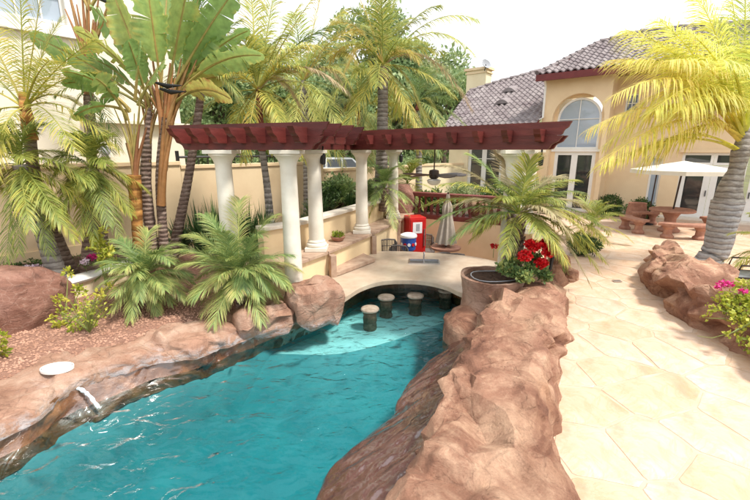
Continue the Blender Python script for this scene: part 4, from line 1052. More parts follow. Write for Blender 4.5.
pol = D(650, 207, 14.2); po = thing('umbrella_stand', 'dark thin pole standing beside the barrel pot near the house', 'pole', (pol.x, 14.2, .01))
MB().tube([(0, 0, 0), (.05, 0, 2.1)], .022, 8).build('pole', M['wood_dark'], po); MB().lathe([(.22, 0), (.22, .05), (.05, .09)], n=20).build('base', M['black'], po)
# sling lounge chair behind the outcrop
lc = W(742, 275, .35); lo_ = thing('lounge_chair', 'grey sling lounge chair with a dark frame half hidden behind the rock outcrop', 'lounge chair', (lc.x+.25, lc.y, .01), R(-30))
for s in (-.3, .3):
    MB().tube([(-.75, s, .30), (.1, s, .34), (.7, s, .85)], .02, 8).build('side_rail', M['wood_dark'], lo_)
    MB().tube([(-.5, s, .32), (-.55, s, 0)], .02, 6).build('leg', M['wood_dark'], lo_); MB().tube([(.2, s, .36), (.35, s, 0)], .02, 6).build('leg', M['wood_dark'], lo_)
    MB().tube([(-.35, s*1.05, .33), (-.3, s*1.1, .56), (.25, s*1.1, .60), (.42, s*1.05, .6)], .018, 6).build('armrest', M['wood_dark'], lo_)
V = [(x, y, z) for x, z in ((-.75, .31), (.1, .35), (.7, .86)) for y in (-.28, .28)]
mb = MB(); mb.add(V+[(x, y, z-.012) for x, y, z in V], [(0, 2, 3, 1), (2, 4, 5, 3), (6, 7, 9, 8), (8, 9, 11, 10), (0, 1, 7, 6), (4, 10, 11, 5)]); mb.build('sling', M['sling'], lo_)
# drain plate on the patio and white lid on the coping
p = W(617, 281, .02); props(MB().box((0, 0, 0), (.16, .10, .012)).box((0, 0, .008), (.12, .02, .006)).build('patio_drain', M['steel'], loc=(p.x, p.y, .022)), 'small metal drain plate in the walkway left of the rock outcrop', 'drain')
p = W(57, 367, .115); sk2 = thing('skimmer_lid', 'white oval lid set into the rock coping at the left', 'lid', p)
o = MB().lathe([(.02, .012), (.12, .012), (.145, .006), (.15, -.02)][::-1], n=28).build('lid', M['white'], sk2, 30); o.scale = (1.1, .75, 1)
o = MB().lathe([(.15, -.03), (.165, -.03), (.165, .0), (.152, .002)], n=28, cap=False).build('rim', M['white'], sk2, 30); o.scale = (1.1, .75, 1)
# water jet falling from below the coping
def foammat():
    m, t, b, o = nodes('foam'); b.inputs['Base Color'].default_value = (.8, .9, .92, 1); b.inputs['Roughness'].default_value = .25
    bump(t, b, tex(t, 30, 4), .8, .02); return m
M['foam'] = foammat()
jt = thing('water_jet', 'white jet of water falling from under the coping into the pool', 'water jet')
a, b = W(76, 388, -.08), W(99, 408, WZ)
pts = [a.lerp(b, f)+Vector((0, 0, .06*math.sin(f*3.1))) for f in [i/12 for i in range(13)]]
o = MB().tube(pts, [.016+.010*math.sin(i*1.9)**2 for i in range(13)], 8).build('stream', M['foam'], jt, 80); displace(o.data, .012, 18, .4, 3)
o = MB(); c0 = W(107, 424, WZ+.004)
for k, (r0, a0, a1) in enumerate(((.13, 200, 250), (.09, 20, 60), (.14, 270, 310), (.07, 120, 150))):
    o.tube([(c0.x+r0*1.2*math.cos(R(a)), c0.y+r0*math.sin(R(a)), WZ+.004) for a in range(a0, a1, 10)], [.002+.003*abs(math.sin(i*2.3)) for i in range(len(range(a0, a1, 10)))], 5)
o.build('splash_ring', M['foam'], jt, 80)
# ------------------------------------------------------------------ foliage builders
UP = np.array([0, 0, 1.0])
def nrmz(a): return a/np.maximum(1e-9, np.linalg.norm(a, axis=-1, keepdims=True))
def frond_mesh(name, p0, c, p1, mat, n=46, ll=.38, w=.022, start=.18, ang=58, vee=.25, droop=.55, tint=.45, tvar=.25, rad=.016, seed=0, tipy=.25, ragged=.06, seg=3):
    """feather leaf: a tapering stalk along the curve p0 c p1 with drooping leaflets on both sides"""
    rg = np.random.RandomState(seed); p0, c, p1 = [np.array(tuple(v), float) for v in (p0, c, p1)]
    T = np.linspace(0, 1, 15)[:, None]; P = (1-T)**2*p0+2*T*(1-T)*c+T*T*p1
    V, Fc, tn = [], [], []
    # stalk
    tg = nrmz(np.gradient(P, axis=0)); S = nrmz(np.cross(tg, UP)+1e-6); Nn = np.cross(S, tg)
    for j in range(15):
        r = rad*(1-.85*j/14)*(1.6 if j < 2 else 1)
        for a in range(4):
            q = a*math.pi/2; V.append(P[j]+(S[j]*math.cos(q)*1.2+Nn[j]*math.sin(q)*.7)*r); tn.append(min(1, tint+.12))
    for j in range(14):
        for a in range(4): Fc.append((j*4+a, j*4+(a+1) % 4, (j+1)*4+(a+1) % 4, (j+1)*4+a))
    for side in (-1, 1):
        for i in range(n):
            f = start+(1-start)*(i+rg.rand()*.5)/n
            if rg.rand() < ragged: continue
            p = (1-f)**2*p0+2*f*(1-f)*c+f*f*p1; t = nrmz(2*(1-f)*(c-p0)+2*f*(p1-c)); s = nrmz(np.cross(t, UP)+1e-6); nn = np.cross(s, t)
            L = ll*(math.sin(math.pi*(.12+.80*(f-start)/(1-start)))**.7)*(.85+.3*rg.rand())
            a = R(ang+rg.uniform(-10, 10))*(1-.45*f); v = vee+rg.uniform(-.2, .2)
            d = t*math.cos(a)+(s*side*math.cos(v)+nn*math.sin(v))*math.sin(a)
            wv = nrmz(np.cross(d, nn+s*side*.3*rg.rand())+1e-6)*w*(.8+.4*rg.rand()); b = len(V); q = p.copy(); dr = droop*(.7+.6*rg.rand())
            tl = np.clip(tint+rg.uniform(-tvar, tvar), 0, 1)
            for k in range(seg+1):
                g = k/seg; ww = (.55, 1.0, .8, .08)[k] if seg == 3 else (.6, 1, .08)[k]
                V += [q-wv*ww*.5, q+wv*ww*.5]; tn += [min(1, tl+tipy*g*g)]*2
                d = nrmz(d-UP*dr*(.35+g)*.75); q = q+d*L/seg
            Fc += [(b+2*k, b+2*k+1, b+2*k+3, b+2*k+2) for k in range(seg)]
    return fast(name, V, Fc, None, tint=tn, smooth=False) if mat is None else _fm(name, V, Fc, mat, tn)
def _fm(name, V, Fc, mat, tn):
    me = fast(name, V, Fc, None, None, tn); me.materials.append(mat); return me
def ring_trunk(parent, pts, rad, mat, name='trunk', step=.09, amp=.05):
    P = cat_rom(pts, max(8, int(sum((Vector(pts[i+1])-Vector(pts[i])).length for i in range(len(pts)-1))/step*2)))
    m = len(P); r0 = np.interp(np.linspace(0, 1, m), np.linspace(0, 1, len(rad)), rad)
    rr = [r*(1+amp*.55*((j % 2)*2-1)*random.uniform(.2, 1)+.03*random.uniform(-1, 1)) for j, r in enumerate(r0)]
    return MB().tube(P, rr, 12).build(name, mat, parent, 50)
def boots(parent, top, r, h, mat, n=22, out=.06, name='leaf_base'):
    """old leaf bases studding a trunk, joined"""
    mb = MB()
    for i in range(n):
        a = i*2.4; z = -h*i/n; p = Vector(top)+Vector((math.cos(a)*r, math.sin(a)*r, z)); q = p+Vector((math.cos(a)*out, math.sin(a)*out, .10)); mb.tube([p-Vector((0, 0, .04)), q], [.035, .012], 5)
    o = mb.build(name, mat, parent); o['kind'] = 'stuff'; return o
PALMCACHE = {}
def crown(root, top, spec, n, L, mat, seed=0, var=4, ll=.4, w=.022, lean=0, e0=80, e1=-25, az0=0, **k):
    """n leaves round the crown centre; steep young ones in the middle, old ones hanging; mesh shared between alike leaves"""
    rg = random.Random(seed); key = (spec, round(L, 3), ll)
    if key not in PALMCACHE:
        ms = []
        for v in range(var):
            el = e0+(e1-e0)*v/(var-1); e = R(el)
            c = Vector((math.cos(e), 0, math.sin(e)))*L*.50; dr = .30+.50*math.cos(e)
            p1 = Vector((L*(.35+.55*math.cos(e)), 0, L*(math.sin(e)*.82-dr*.55)))
            ms.append(frond_mesh('frond', (0, 0, 0), c, p1, mat, ll=ll, w=w, seed=seed*10+v, **dict(k, tint=k.get('tint', .45)+.22*(v/(var-1)-.4))))
        PALMCACHE[key] = ms
    ms = PALMCACHE[key]
    for i in range(n):
        f = (i+.5)/n; v = min(var-1, int(f*var)); s = rg.uniform(.85, 1.12)
        o = link('frond', ms[v], None, root, loc=top, rz=az0+i*2.39996+rg.uniform(-.2, .2)); o.scale = (s, s*rg.uniform(.9, 1.1), s); o.rotation_euler.y = rg.uniform(-.12, .12); o.rotation_euler.x = rg.uniform(-.15, .15)
def fr(root, p0, p1, lift, mat, seed=0, **k):
    """one leaf from p0 to p1 (world points), arched up by lift"""
    p0, p1 = Vector(p0), Vector(p1); o = Vector(root.location); c = (p0+p1)/2+Vector((0, 0, lift)); 
    k.setdefault('tint', .5)
    return link('frond', frond_mesh('frond', p0-o, c-o, p1-o, mat, seed=seed, **k), None, root)
def leaves(name, blobs, n, size, mat, parent=None, seed=0, tint=.4, tvar=.35, shell=.55, aspect=.5, up=.3, flat=None):
    """n small leaves scattered through the ellipsoids (centre, radii, weight)"""
    rg = np.random.RandomState(seed); w = np.array([b[1][0]*b[1][1]*b[1][2] for b in blobs])**.75; w = w/w.sum()
    cnt = rg.multinomial(n, w); C, Dn, TT = [], [], []
    for (c, r), m in zip(blobs, cnt):
        d = nrmz(rg.normal(size=(m, 3))); rad = (shell+(1-shell)*rg.rand(m, 1))**.8*(1+.12*rg.normal(size=(m, 1)))
        C.append(np.array(c)+d*rad*np.array(r)); Dn.append(d); TT.append(np.full(m, rg.uniform(-.18, .18)))
    C, Dn, TT = np.concatenate(C), np.concatenate(Dn), np.concatenate(TT); m = len(C)
    a = nrmz(Dn*.6+rg.normal(size=(m, 3))*.8+UP*up); b = nrmz(np.cross(a, rg.normal(size=(m, 3)))); s = size*(.6+.8*rg.rand(m, 1)); nn = np.cross(a, b)
    V = np.stack([C, C+a*s*.5+b*s*aspect*.5-nn*s*.06, C+a*s, C+a*s*.5-b*s*aspect*.5-nn*s*.06], 1).reshape(-1, 3)
    F_ = np.arange(4*m).reshape(-1, 4); t = np.clip(tint+TT+rg.uniform(-tvar, tvar, m), 0, 1)
    return fast(name, V, F_, mat, parent, np.repeat(t, 4))
def bush(name, label, p, r, n, size, mat, seed=0, cat='bush', nb=7, tint=.4, parts=True, group=None, **k):
    t = thing(name, label, cat, p, 0, group); rg = random.Random(seed)
    bl = [((rg.uniform(-.55, .55)*r[0], rg.uniform(-.55, .55)*r[1], r[2]*rg.uniform(.45, 1.1)), (r[0]*rg.uniform(.4, .6), r[1]*rg.uniform(.4, .6), r[2]*rg.uniform(.35, .6))) for i in range(nb)]
    leaves('foliage', bl, n, size, mat, t, seed, tint=tint, **k)
    mb = MB()
    for b in bl: mb.tube([(b[0][0]*.1, b[0][1]*.1, 0), (b[0][0]*.5, b[0][1]*.5, b[0][2]*.5), b[0]], [.02, .014, .006], 5)
    mb.build('stems', M['bark'], t); return t
def paddle_mesh(p0, p1, mat, width=.42, sag=.25, pet=.35, roll=0, tint=.45, seed=0, tears=6, fold=.35, brown=.12):
    """banana like leaf: stalk then a broad blade with midrib, wavy torn margin"""
    rg = random.Random(seed); p0, p1 = Vector(p0), Vector(p1); ax = (p1-p0); c = (p0+p1)/2+Vector((0, 0, sag)); L = ax.length
    def B_(f): return (1-f)**2*p0+2*f*(1-f)*c+f*f*p1
    st = MB(); st.tube([B_(i/12*.97) for i in range(13)], [.028*(1-.8*i/12)+.004 for i in range(13)], 6)
    n = 34; V, Fc, tn = [], [], []; cuts = sorted(rg.sample(range(4, n-2), min(tears, n-8)))
    for side in (-1, 1):
        cs = set(rg.sample(range(3, n-3), tears)); row0 = None; twist = 0
        for i in range(n+1):
            f = pet+(1-pet)*i/n; p = B_(f); t = (B_(min(1, f+.01))-B_(f-.01)).normalized(); s = t.cross(Vector((0, 0, 1)))
            if s.length < .2: s = t.cross(Vector((.6, -.8, 0)))
            s.normalize(); s = Matrix.Rotation(roll, 3, t) @ s; nn = s.cross(t)
            g = i/n; wd = width*.5*(math.sin(math.pi*min(1, g*.93+.06))**.55)*(1+.06*math.sin(i*1.7+seed))
            def row(tw):
                b = len(V)
                for k in range(4):
                    h = k/3; o = p+s*side*wd*h+nn*(fold*wd*h-wd*.38*h*h*(1+tw))+Vector((0, 0, -.10*tw*h*h*wd*2))+t*(-.25*wd*h*h*(0)+.22*wd*h)
                    V.append(tuple(o)); tn.append(min(1, max(0, tint+rg.uniform(-.05, .05)+(.35 if k == 3 else 0)*(rg.random() < brown*3)+(.12 if k == 0 else 0))))
                return b
            b = row(twist)
            if row0 is not None:
                for k in range(3): Fc.append((row0+k, row0+k+1, b+k+1, b+k))
            row0 = b
            if i in cs: twist = rg.uniform(-.4, 1.1); row0 = row(twist)
    return V, Fc, tn, st
def paddle(root, p0, p1, **k):
    mat = k.pop('mat', M['paddle']); o = Vector(root.location)
    V, Fc, tn, st = paddle_mesh(Vector(p0)-o, Vector(p1)-o, mat, **k)
    ob = link('leaf', _fm('leaf', V, Fc, mat, tn), None, root); ob.data.polygons.foreach_set('use_smooth', [True]*len(ob.data.polygons))
    s = st.build('stalk', M['petiole'], ob, 60); a = s.data.attributes.new('tint', 'FLOAT', 'POINT'); a.data.foreach_set('value', [random.uniform(.3, .6)]*len(s.data.vertices)); return ob
def blades(name, p, n, h, spread, w, mat, parent, seed=0, tint=.4, bend=.5):
    """tuft of strap leaves"""
    rg = np.random.RandomState(seed); V, Fc, tn = [], [], []
    for i in range(n):
        a = rg.uniform(0, 6.28); d = np.array([math.cos(a), math.sin(a), 0]); q = np.array(tuple(p), float)+d*rg.uniform(0, spread*.3); H = h*rg.uniform(.6, 1.1); lean = rg.uniform(.1, 1); s = np.array([-d[1], d[0], 0])*w; b = len(V); t = np.clip(tint+rg.uniform(-.3, .3), 0, 1)
        for k in range(5):
            f = k/4; c = q+d*spread*lean*f**1.6+UP*H*(f-bend*lean*f**2.4); ww = (.7, 1, .9, .6, .05)[k]; V += [c-s*ww, c+s*ww]; tn += [t, t]
        Fc += [(b+2*k, b+2*k+1, b+2*k+3, b+2*k+2) for k in range(4)]
    return fast(name, V, Fc, mat, parent, tn)

# ------------------------------------------------------------------ trees on the hillside
TREEM = []
for v in range(3):
    rg = random.Random(50+v); bl = []
    for i in range(22):
        a = rg.uniform(0, 6.28); r = rg.uniform(0, 1.5)*(1 if v < 2 else .7); z = rg.uniform(1.1, 5.2)
        q = (1-abs(z-3.0)/3.4); bl.append(((r*math.cos(a)*(.5+q), r*math.sin(a)*(.5+q), z), (rg.uniform(.5, .95), rg.uniform(.5, .95), rg.uniform(.4, .8))))
    crown_me = leaves('crown', bl, 9000, .20, None, seed=v, tint=.42, shell=.3, tvar=.4)
    mb = MB(); mb.tube([(0, 0, -.5), (.08, .05, 1.5), (-.05, 0, 3), (.05, 0, 4.6)], [.22, .17, .11, .04], 8)
    for b in bl[::2]: mb.tube([(0, 0, b[0][2]*.55), ((b[0][0])*.5, b[0][1]*.5, b[0][2]*.8), b[0]], [.07, .045, .015], 5)
    TREEM.append((crown_me, mb.mesh('trunk', M['bark'], 50)))
def tree(x, y, Y, sc, v, mat, label, wide=1.0):
    p = D(x, y, Y); z = .25+max(0, Y-33)*.16
    sc *= 1.28; t = thing('tree', label, 'tree', (p.x, Y, z), random.uniform(0, 6), 'trees on the slope behind the pergola')
    m = TREEM[v][0].copy(); m.materials.append(mat) if len(m.materials) == 0 else None
    c = link('crown', m, None, t); c.scale = (sc*wide, sc*wide, sc); link('trunk', TREEM[v][1], None, t).scale = (sc, sc, sc)
TS = [(215, 110, 27, 1.15, 0, 'tree', 'leafy tree just right of the big paddle leaves, left of the red trunk', 1.1),
      (243, 100, 34, 1.25, 1, 'tree_pale', 'pale green tree behind the left part of the pergola', 1.1),
      (285, 100, 30, 1.1, 2, 'tree', 'green tree behind the red stemmed palm', 1.2),
      (318, 90, 38, 1.5, 0, 'tree_pale', 'tall pale tree between the red stemmed palm and the thick ringed one', 1.0),
      (345, 100, 29, 1.05, 1, 'tree', 'round green tree behind the thin red trunk above the pergola', 1.2),
      (398, 80, 33, 1.45, 2, 'tree', 'dark green tree behind the crown of the thick ringed palm', .9),
      (425, 80, 36, 1.5, 0, 'tree_pale', 'light green tree right of the thick ringed palm', .9),
      (447, 100, 31, 1.05, 1, 'tree', 'green tree just left of the house roof', 1.0),
      (459, 110, 40, 1.2, 2, 'tree', 'small dark tree touching the lower corner of the tiled roof', .9),
      (265, 110, 44, 1.6, 2, 'tree', 'distant tree above the wall between two nearer trees', 1.0),
      (370, 90, 45, 1.9, 1, 'tree_pale', 'distant pale tree high on the slope behind the thin red trunk', 1.0),
      (190, 110, 36, 1.4, 0, 'tree', 'tree at the corner of the pale neighbour house', 1.0)]
for a in TS: tree(*a[:5], M[a[5]], a[6], a[7])
# undergrowth along the far wall and slope
bl = []
rg = random.Random(3)
for i in range(70):
    Y = rg.uniform(24, 33); x = rg.uniform(-17, 3.2); 
    if abs(x-D(344, 168, 27).x) < 3.2 and Y < 29: continue
    bl.append(((x, Y, .6+rg.random()*.8), (rg.uniform(.8, 1.6), rg.uniform(.8, 1.4), rg.uniform(.7, 1.5))))
o = leaves('hillside_scrub', bl, 26000, .19, M['tree'], seed=8, tint=.45, shell=.5); props(o, 'mass of green scrub covering the slope beyond the garden wall', 'scrub', kind='stuff')

# ------------------------------------------------------------------ planter with palm and geranium
pc = Vector((1.86, 6.05, -.02)); pt = thing('rock_planter', 'big round rock textured planter holding a feathery palm and red geranium', 'planter', pc)
pf = [(.62, -.34), (.56, -.15), (.47, .1), (.45, .35), (.47, .55), (.495, .66), (.50, .70), (.47, .715), (.44, .70), (.42, .60), (.41, .5)]
den = [(a0+(a1-a0)*k/5, b0+(b1-b0)*k/5) for (a0, b0), (a1, b1) in zip(pf[:-1], pf[1:]) for k in range(5)]+[pf[-1]]
o = MB().lathe(den, n=90, cap=False).build('planter_body', M['pot'], pt, 40); displace(o.data, .018, 2.0, .5, 61)
o = MB().lathe([(.01, .69), (.12, .675), (.25, .665), (.37, .655), (.44, .65)], n=40, cap=False).build('soil', M['soil'], pt); displace(o.data, .022, 7, .6, 3)
lp = [(.35*math.cos(a*.35), .30*math.sin(a*.35)-.05, .70+.01*math.sin(a)) for a in range(19)]
MB().tube(lp, .008, 5).build('drip_hose', M['sling'], pt, 60)
props(blob('boulder', (1.48, 5.80, -.28), (.46, .52, .52), M['rock'], .08, 1.6, .5, 63, boxy=.9), 'smooth brown rock foot of the big planter standing in the pool', 'boulder')
pr_ = thing('pygmy_palm', 'small feathery palm with a shaggy trunk growing in the rock planter', 'palm', (pc.x+.18, pc.y+.12, .50))
tb0 = D(511, 262, 6.2); tt0 = D(512, 214, 6.2); pr_.location = (tb0.x, 6.2, .5); zt = tt0.z-.5
ring_trunk(pr_, [(0, 0, 0), (.0, 0, zt*.5), (.05, 0, zt)], [.12, .13, .11, .09], M['t_brown'])
boots(pr_, (.03, 0, zt), .10, zt*.9, M['t_brown'], 60, .05)
for i, (x, y, lift, dy) in enumerate(((605, 262, .42, .2), (600, 225, .4, .5), (560, 178, .35, .3), (590, 240, .45, -.3), (470, 155, .25, .3), (455, 205, .3, .2), (425, 205, .35, .6), (452, 240, .35, -.2), (500, 150, .15, .8), (530, 160, .2, -.2), (585, 195, .35, .8), (610, 245, .4, .8), (440, 185, .35, -.5), (565, 270, .45, .3), (555, 215, .25, -.8), (478, 232, .25, .5), (540, 200, .3, .9), (590, 210, .4, .2), (598, 270, .5, .0), (580, 250, .4, .4), (570, 235, .4, -.4), (605, 240, .45, .4), (560, 195, .3, .5), (590, 285, .5, -.3), (575, 180, .3, .6), (430, 225, .4, .2), (445, 165, .3, .4), (555, 250, .35, -.6))):
    p1 = D(x, y, 6.2+dy); fr(pr_, pr_.location+Vector((.05, 0, zt)), p1, lift, M[('palm_lime', 'pygmy', 'palm_dry')[i % 3]], i+100, n=70, ll=.34, w=.015, start=.16, tint=.32+.25*random.random(), droop=.35, rad=.010, ang=50)
crown(pr_, (.05, 0, zt), 'potpalm', 22, .95, M['palm_lime'], 77, ll=.28, w=.012, tint=.35, e0=70, e1=-5, rad=.009)
gl = D(522, 270, 5.75)
ge = thing('geranium', 'red flowering geranium with round green leaves at the edge of the rock planter', 'flowering plant', (gl.x, gl.y, .52))
def q2(x, y, Y): return D(x, y, Y)-ge.location
bl = [(tuple(q2(x, y, Y)), (.12, .12, .08)) for x, y, Y in ((505, 268, 5.75), (515, 272, 5.7), (530, 268, 5.75), (524, 277, 5.6), (540, 270, 5.8), (545, 275, 5.8), (512, 262, 5.9), (535, 258, 5.9))]
leaves('foliage', bl, 1500, .055, M['palm_green'], ge, 5, tint=.42, aspect=.95, shell=.2)
for i, (x, y, r) in enumerate(((525, 256, .075), (541, 263, .07), (534, 246, .075), (549, 252, .065), (545, 244, .06), (530, 244, .05))):
    p = q2(x, y, 5.7+.04*(i % 3)); b = leaves('flower_head', [(tuple(p), (r*1.15, r*1.15, r*.85))], 330, .038, M['bloom_red'], ge, i+9, aspect=1.0, shell=.75); MB().tube([p-Vector((0, 0, .18)), p], .005, 4).build('flower_stalk', M['petiole'], ge)
p = D(494, 246, 6.35); g2 = thing('flower', 'small red flowers on the far rim of the planter left of the palm trunk', 'flower', p); leaves('flower_head', [((0, 0, 0), (.05, .04, .03))], 80, .03, M['bloom_red'], g2, 31, aspect=1); MB().tube([(0, 0, -.2), (0, 0, 0)], .005, 4).build('flower_stalk', M['petiole'], g2)
p = D(551, 262, 5.85); spk = thing('garden_spotlight', 'small black garden spotlight standing beside the red geranium', 'lamp', (p.x, p.y, p.z))
MB().tube([(0, 0, -.12), (.02, 0, .16)], [.022, .03], 10).build('housing', M['black'], spk, 40); MB().tube([(0, 0, -.3), (0, 0, -.12)], .01, 6).build('spike', M['black'], spk)

# ------------------------------------------------------------------ right hand palm
rb_ = W(712, 272, .0); RP = thing('ringed_palm', 'tall palm with a fat grey ringed trunk and bright yellow leaves at the right', 'palm', (rb_.x, rb_.y+.3, 0))
YR = RP.location.y; o = RP.location
def rp_(x, y, dy=0): return D(x, y, YR+dy)
ring_trunk(RP, [Vector((-.05, 0, -.1))]+[rp_(x, y)-o for x, y in ((716, 250), (722, 225), (728, 201))], [.25, .26, .27, .31], M['t_pale'], step=.16, amp=.012)
ring_trunk(RP, [rp_(x, y)-o for x, y in ((728, 203), (730, 188), (737, 168), (741, 150))], [.29, .21, .14, .17], M['t_grey'], 'old_sheath', amp=.005, step=.2)
ring_trunk(RP, [rp_(x, y)-o for x, y in ((741, 153), (743, 142), (746, 128))], [.17, .13, .09], M['t_grey'], 'crown_shaft', amp=.02)
hub = rp_(742, 144)
for i, (x, y, lift, dy, t_) in enumerate(((588, 130, 1.9, -.6, .78), (600, 165, 1.9, -1.2, .8), (640, 165, 1.5, .2, .72), (618, 120, 2.3, .3, .8), (610, 60, 1.6, .4, .82), (660, 45, 1.2, .5, .7), (615, 95, 2.0, -1.3, .8), (680, 110, 1.5, -1.6, .8), (660, 20, .8, -.3, .62), (700, 0, .7, .2, .5), (730, -10, .6, .4, .4), (790, 20, .8, .2, .3), (830, 90, 1.2, .3, .35), (820, 170, 1.5, -.6, .4), (720, 60, 1.1, -1.8, .6), (780, -20, .7, .8, .3), (650, 130, 1.7, .9, .78), (690, 70, 1.2, .9, .85), (760, 40, .5, -1.2, .35), (605, 145, 2.2, .1, .8), (630, 60, 1.5, -.4, .8), (655, 110, 2.2, -1.4, .75), (625, 30, 1.1, .1, .75), (670, 60, 1.3, -1.2, .85), (745, -30, .4, 1.0, .3), (770, 60, .9, .5, .3), (720, 20, .6, 1.0, .45), (685, 30, .9, -.8, .7))):
    fr(RP, hub+Vector((0, 0, .1*(i % 4))), rp_(x, y, dy), lift*.62, M['palm_gold'], i+200, n=84, ll=.84, w=.020, start=.2, tint=t_-.04, tvar=.3, droop=.8, rad=.032, vee=.1, tipy=.15, ang=62, ragged=.03)
for i, (x, y, lift) in enumerate(((602, 168, .75), (640, 150, .6))):
    fr(RP, rp_(738, 150), rp_(x, y, -.8), lift, M['palm_gold'], i+230, n=50, ll=.55, w=.03, start=.35, tint=.6, droop=.55, rad=.04)
# green small palm and flowering shrub at the right edge
p = W(764, 292, .0); sp = thing('small_palm', 'small feathery green palm cut off by the right edge of the photo', 'palm', (p.x+.2, p.y, 0))
ring_trunk(sp, [(0, 0, 0), (0, 0, .75)], [.10, .09], M['t_brown'])
crown(sp, (0, 0, .8), 'pygR', 24, 1.05, M['palm_lime'], 5, ll=.28, w=.013, tint=.42)
p = D(728, 318, 5.0)
bv = thing('flowering_shrub', 'loose bougainvillea like shrub with pink blooms spilling over the right rocks', 'shrub', (5.0, 4.9, .3))
def q3(x, y, Y): return D(x, y, Y)-bv.location
bl = [(tuple(q3(x, y, Y)), (r, r, r*.7)) for x, y, Y, r in ((745, 300, 5.2, .22), (735, 310, 5.0, .18), (748, 325, 4.8, .2), (722, 300, 5.2, .13), (712, 308, 5.1, .10), (745, 285, 5.4, .16), (750, 345, 4.6, .14), (728, 335, 4.7, .07), (705, 318, 5.1, .06), (755, 310, 5.0, .26), (740, 320, 4.9, .12), (748, 300, 5.1, .2), (730, 298, 5.2, .12))]
leaves('foliage', bl, 1500, .055, M['bush_lime'], bv, 6, tint=.35, aspect=.65, shell=.1)
for x, y, Y in ((724, 283, 5.3), (730, 285, 5.2), (720, 287, 5.3), (742, 292, 5.2)): leaves('bloom', [(tuple(q3(x, y, Y)), (.04, .04, .035))], 34, .04, M['bloom_pink'], bv, int(x), aspect=.9)
mb = MB()
for b in bl: mb.tube([(.1, .1, -.2), (b[0][0]*.6, b[0][1]*.6, b[0][2]*.6+.05), b[0]], [.014, .009, .004], 5)
mb.tube([q3(752, 322, 4.7), q3(735, 332, 4.75), q3(712, 338, 4.8), q3(697, 336, 4.9)], [.008, .006, .005, .003], 5); mb.build('stems', M['petiole'], bv)

# ------------------------------------------------------------------ left hand plants
# far left tall palm with arching yellow green leaves
c0 = D(28, 118, 7.4); tp = thing('arching_palm', 'palm with long arching yellow green leaves at the left edge', 'palm', (c0.x+.25, 7.4, .3))
o = tp.location
ring_trunk(tp, [(0, 0, -.1), D(38, 190, 7.4)-o, D(28, 118, 7.4)-o], [.12, .11, .09], M['t_brown'])
ring_trunk(tp, [D(31, 140, 7.39)-o, D(26, 112, 7.39)-o, D(22, 92, 7.39)-o], [.115, .10, .05], M['t_orange'], 'crown_shaft', amp=.01)
for i, (x, y, lift, dy, t_) in enumerate(((118, 150, 1.0, -.1, .55), (95, 40, .3, -.5, .5), (18, -60, 0, .0, .5), (-30, 0, .2, .2, .5), (-90, 90, .8, -.3, .55), (-60, 170, .9, -.6, .5), (60, 20, .3, .6, .45), (75, 150, .8, -1.0, .55), (110, 75, .6, .5, .5), (-10, 190, .9, -1.0, .5), (45, -30, .1, .3, .5), (85, 110, .7, .4, .6), (-60, 40, .5, .4, .5), (50, 60, .3, -.9, .55))):
    fr(tp, D(25, 108, 7.4), D(x, y, 7.4+dy), lift*.7, M['palm_lime'], i+300, n=60, ll=.46, w=.015, start=.16, tint=t_+.02, tvar=.25, droop=.4, rad=.02, ang=64, tipy=.3)
# giant bird of paradise plants: three clumps
def sheath(root, a, b, r0, r1, mat, nm='stem', fan=0, n=9, fw=.5, tilt=0):
    """fibrous leaf sheaths fanning out of a stem"""
    a, b = Vector(a), Vector(b)
    for i in range(n):
        f = (i/(n-1)-.5)*2; L_ = random.uniform(.72, 1.15); q = a+(b-a)*L_+Vector((f*fan*L_, random.uniform(-.08, .08), -abs(f)*fan*.25)); m = a.lerp(b, .45)+Vector((f*fan*.2+random.uniform(-.03, .03), random.uniform(-.04, .04), 0)); o = Vector(root.location)
        ob = MB().tube(cat_rom([a-o, m-o, q-o], 8), [r0+(r1*.5-r0)*(k/7)**.7 for k in range(8)], 7).build('leaf_sheath', mat, root, 60)
        t_ = ob.data.attributes.new('tint', 'FLOAT', 'POINT'); t_.data.foreach_set('value', [random.uniform(.35, .95)]*len(ob.data.vertices))
YB = 8.2
bp1 = thing('bird_of_paradise', 'giant bird of paradise with an orange fan and huge green paddle leaves beside the pergola', 'plant', (D(152, 240, YB).x, YB, .3)); o = bp1.location
ring_trunk(bp1, [(0, 0, -.1), D(147, 200, YB)-o, D(146, 165, YB)-o, D(150, 108, YB)-o], [.12, .11, .10, .05], M['t_brown'])
ring_trunk(bp1, [Vector((.22, -.02, -.1)), D(161, 200, YB)-o, D(162, 160, YB-.05)-o, D(167, 118, YB-.05)-o], [.10, .09, .10, .10], M['t_brown'])
sheath(bp1, D(161, 205, YB-.08), D(166, 118, YB-.1), .09, .04, M['sheath'], fan=.14, n=7)
sheath(bp1, D(163, 170, YB-.06), D(170, 62, YB-.06), .085, .028, M['sheath'], fan=.42, n=20)
ct_ = D(168, 105, YB)
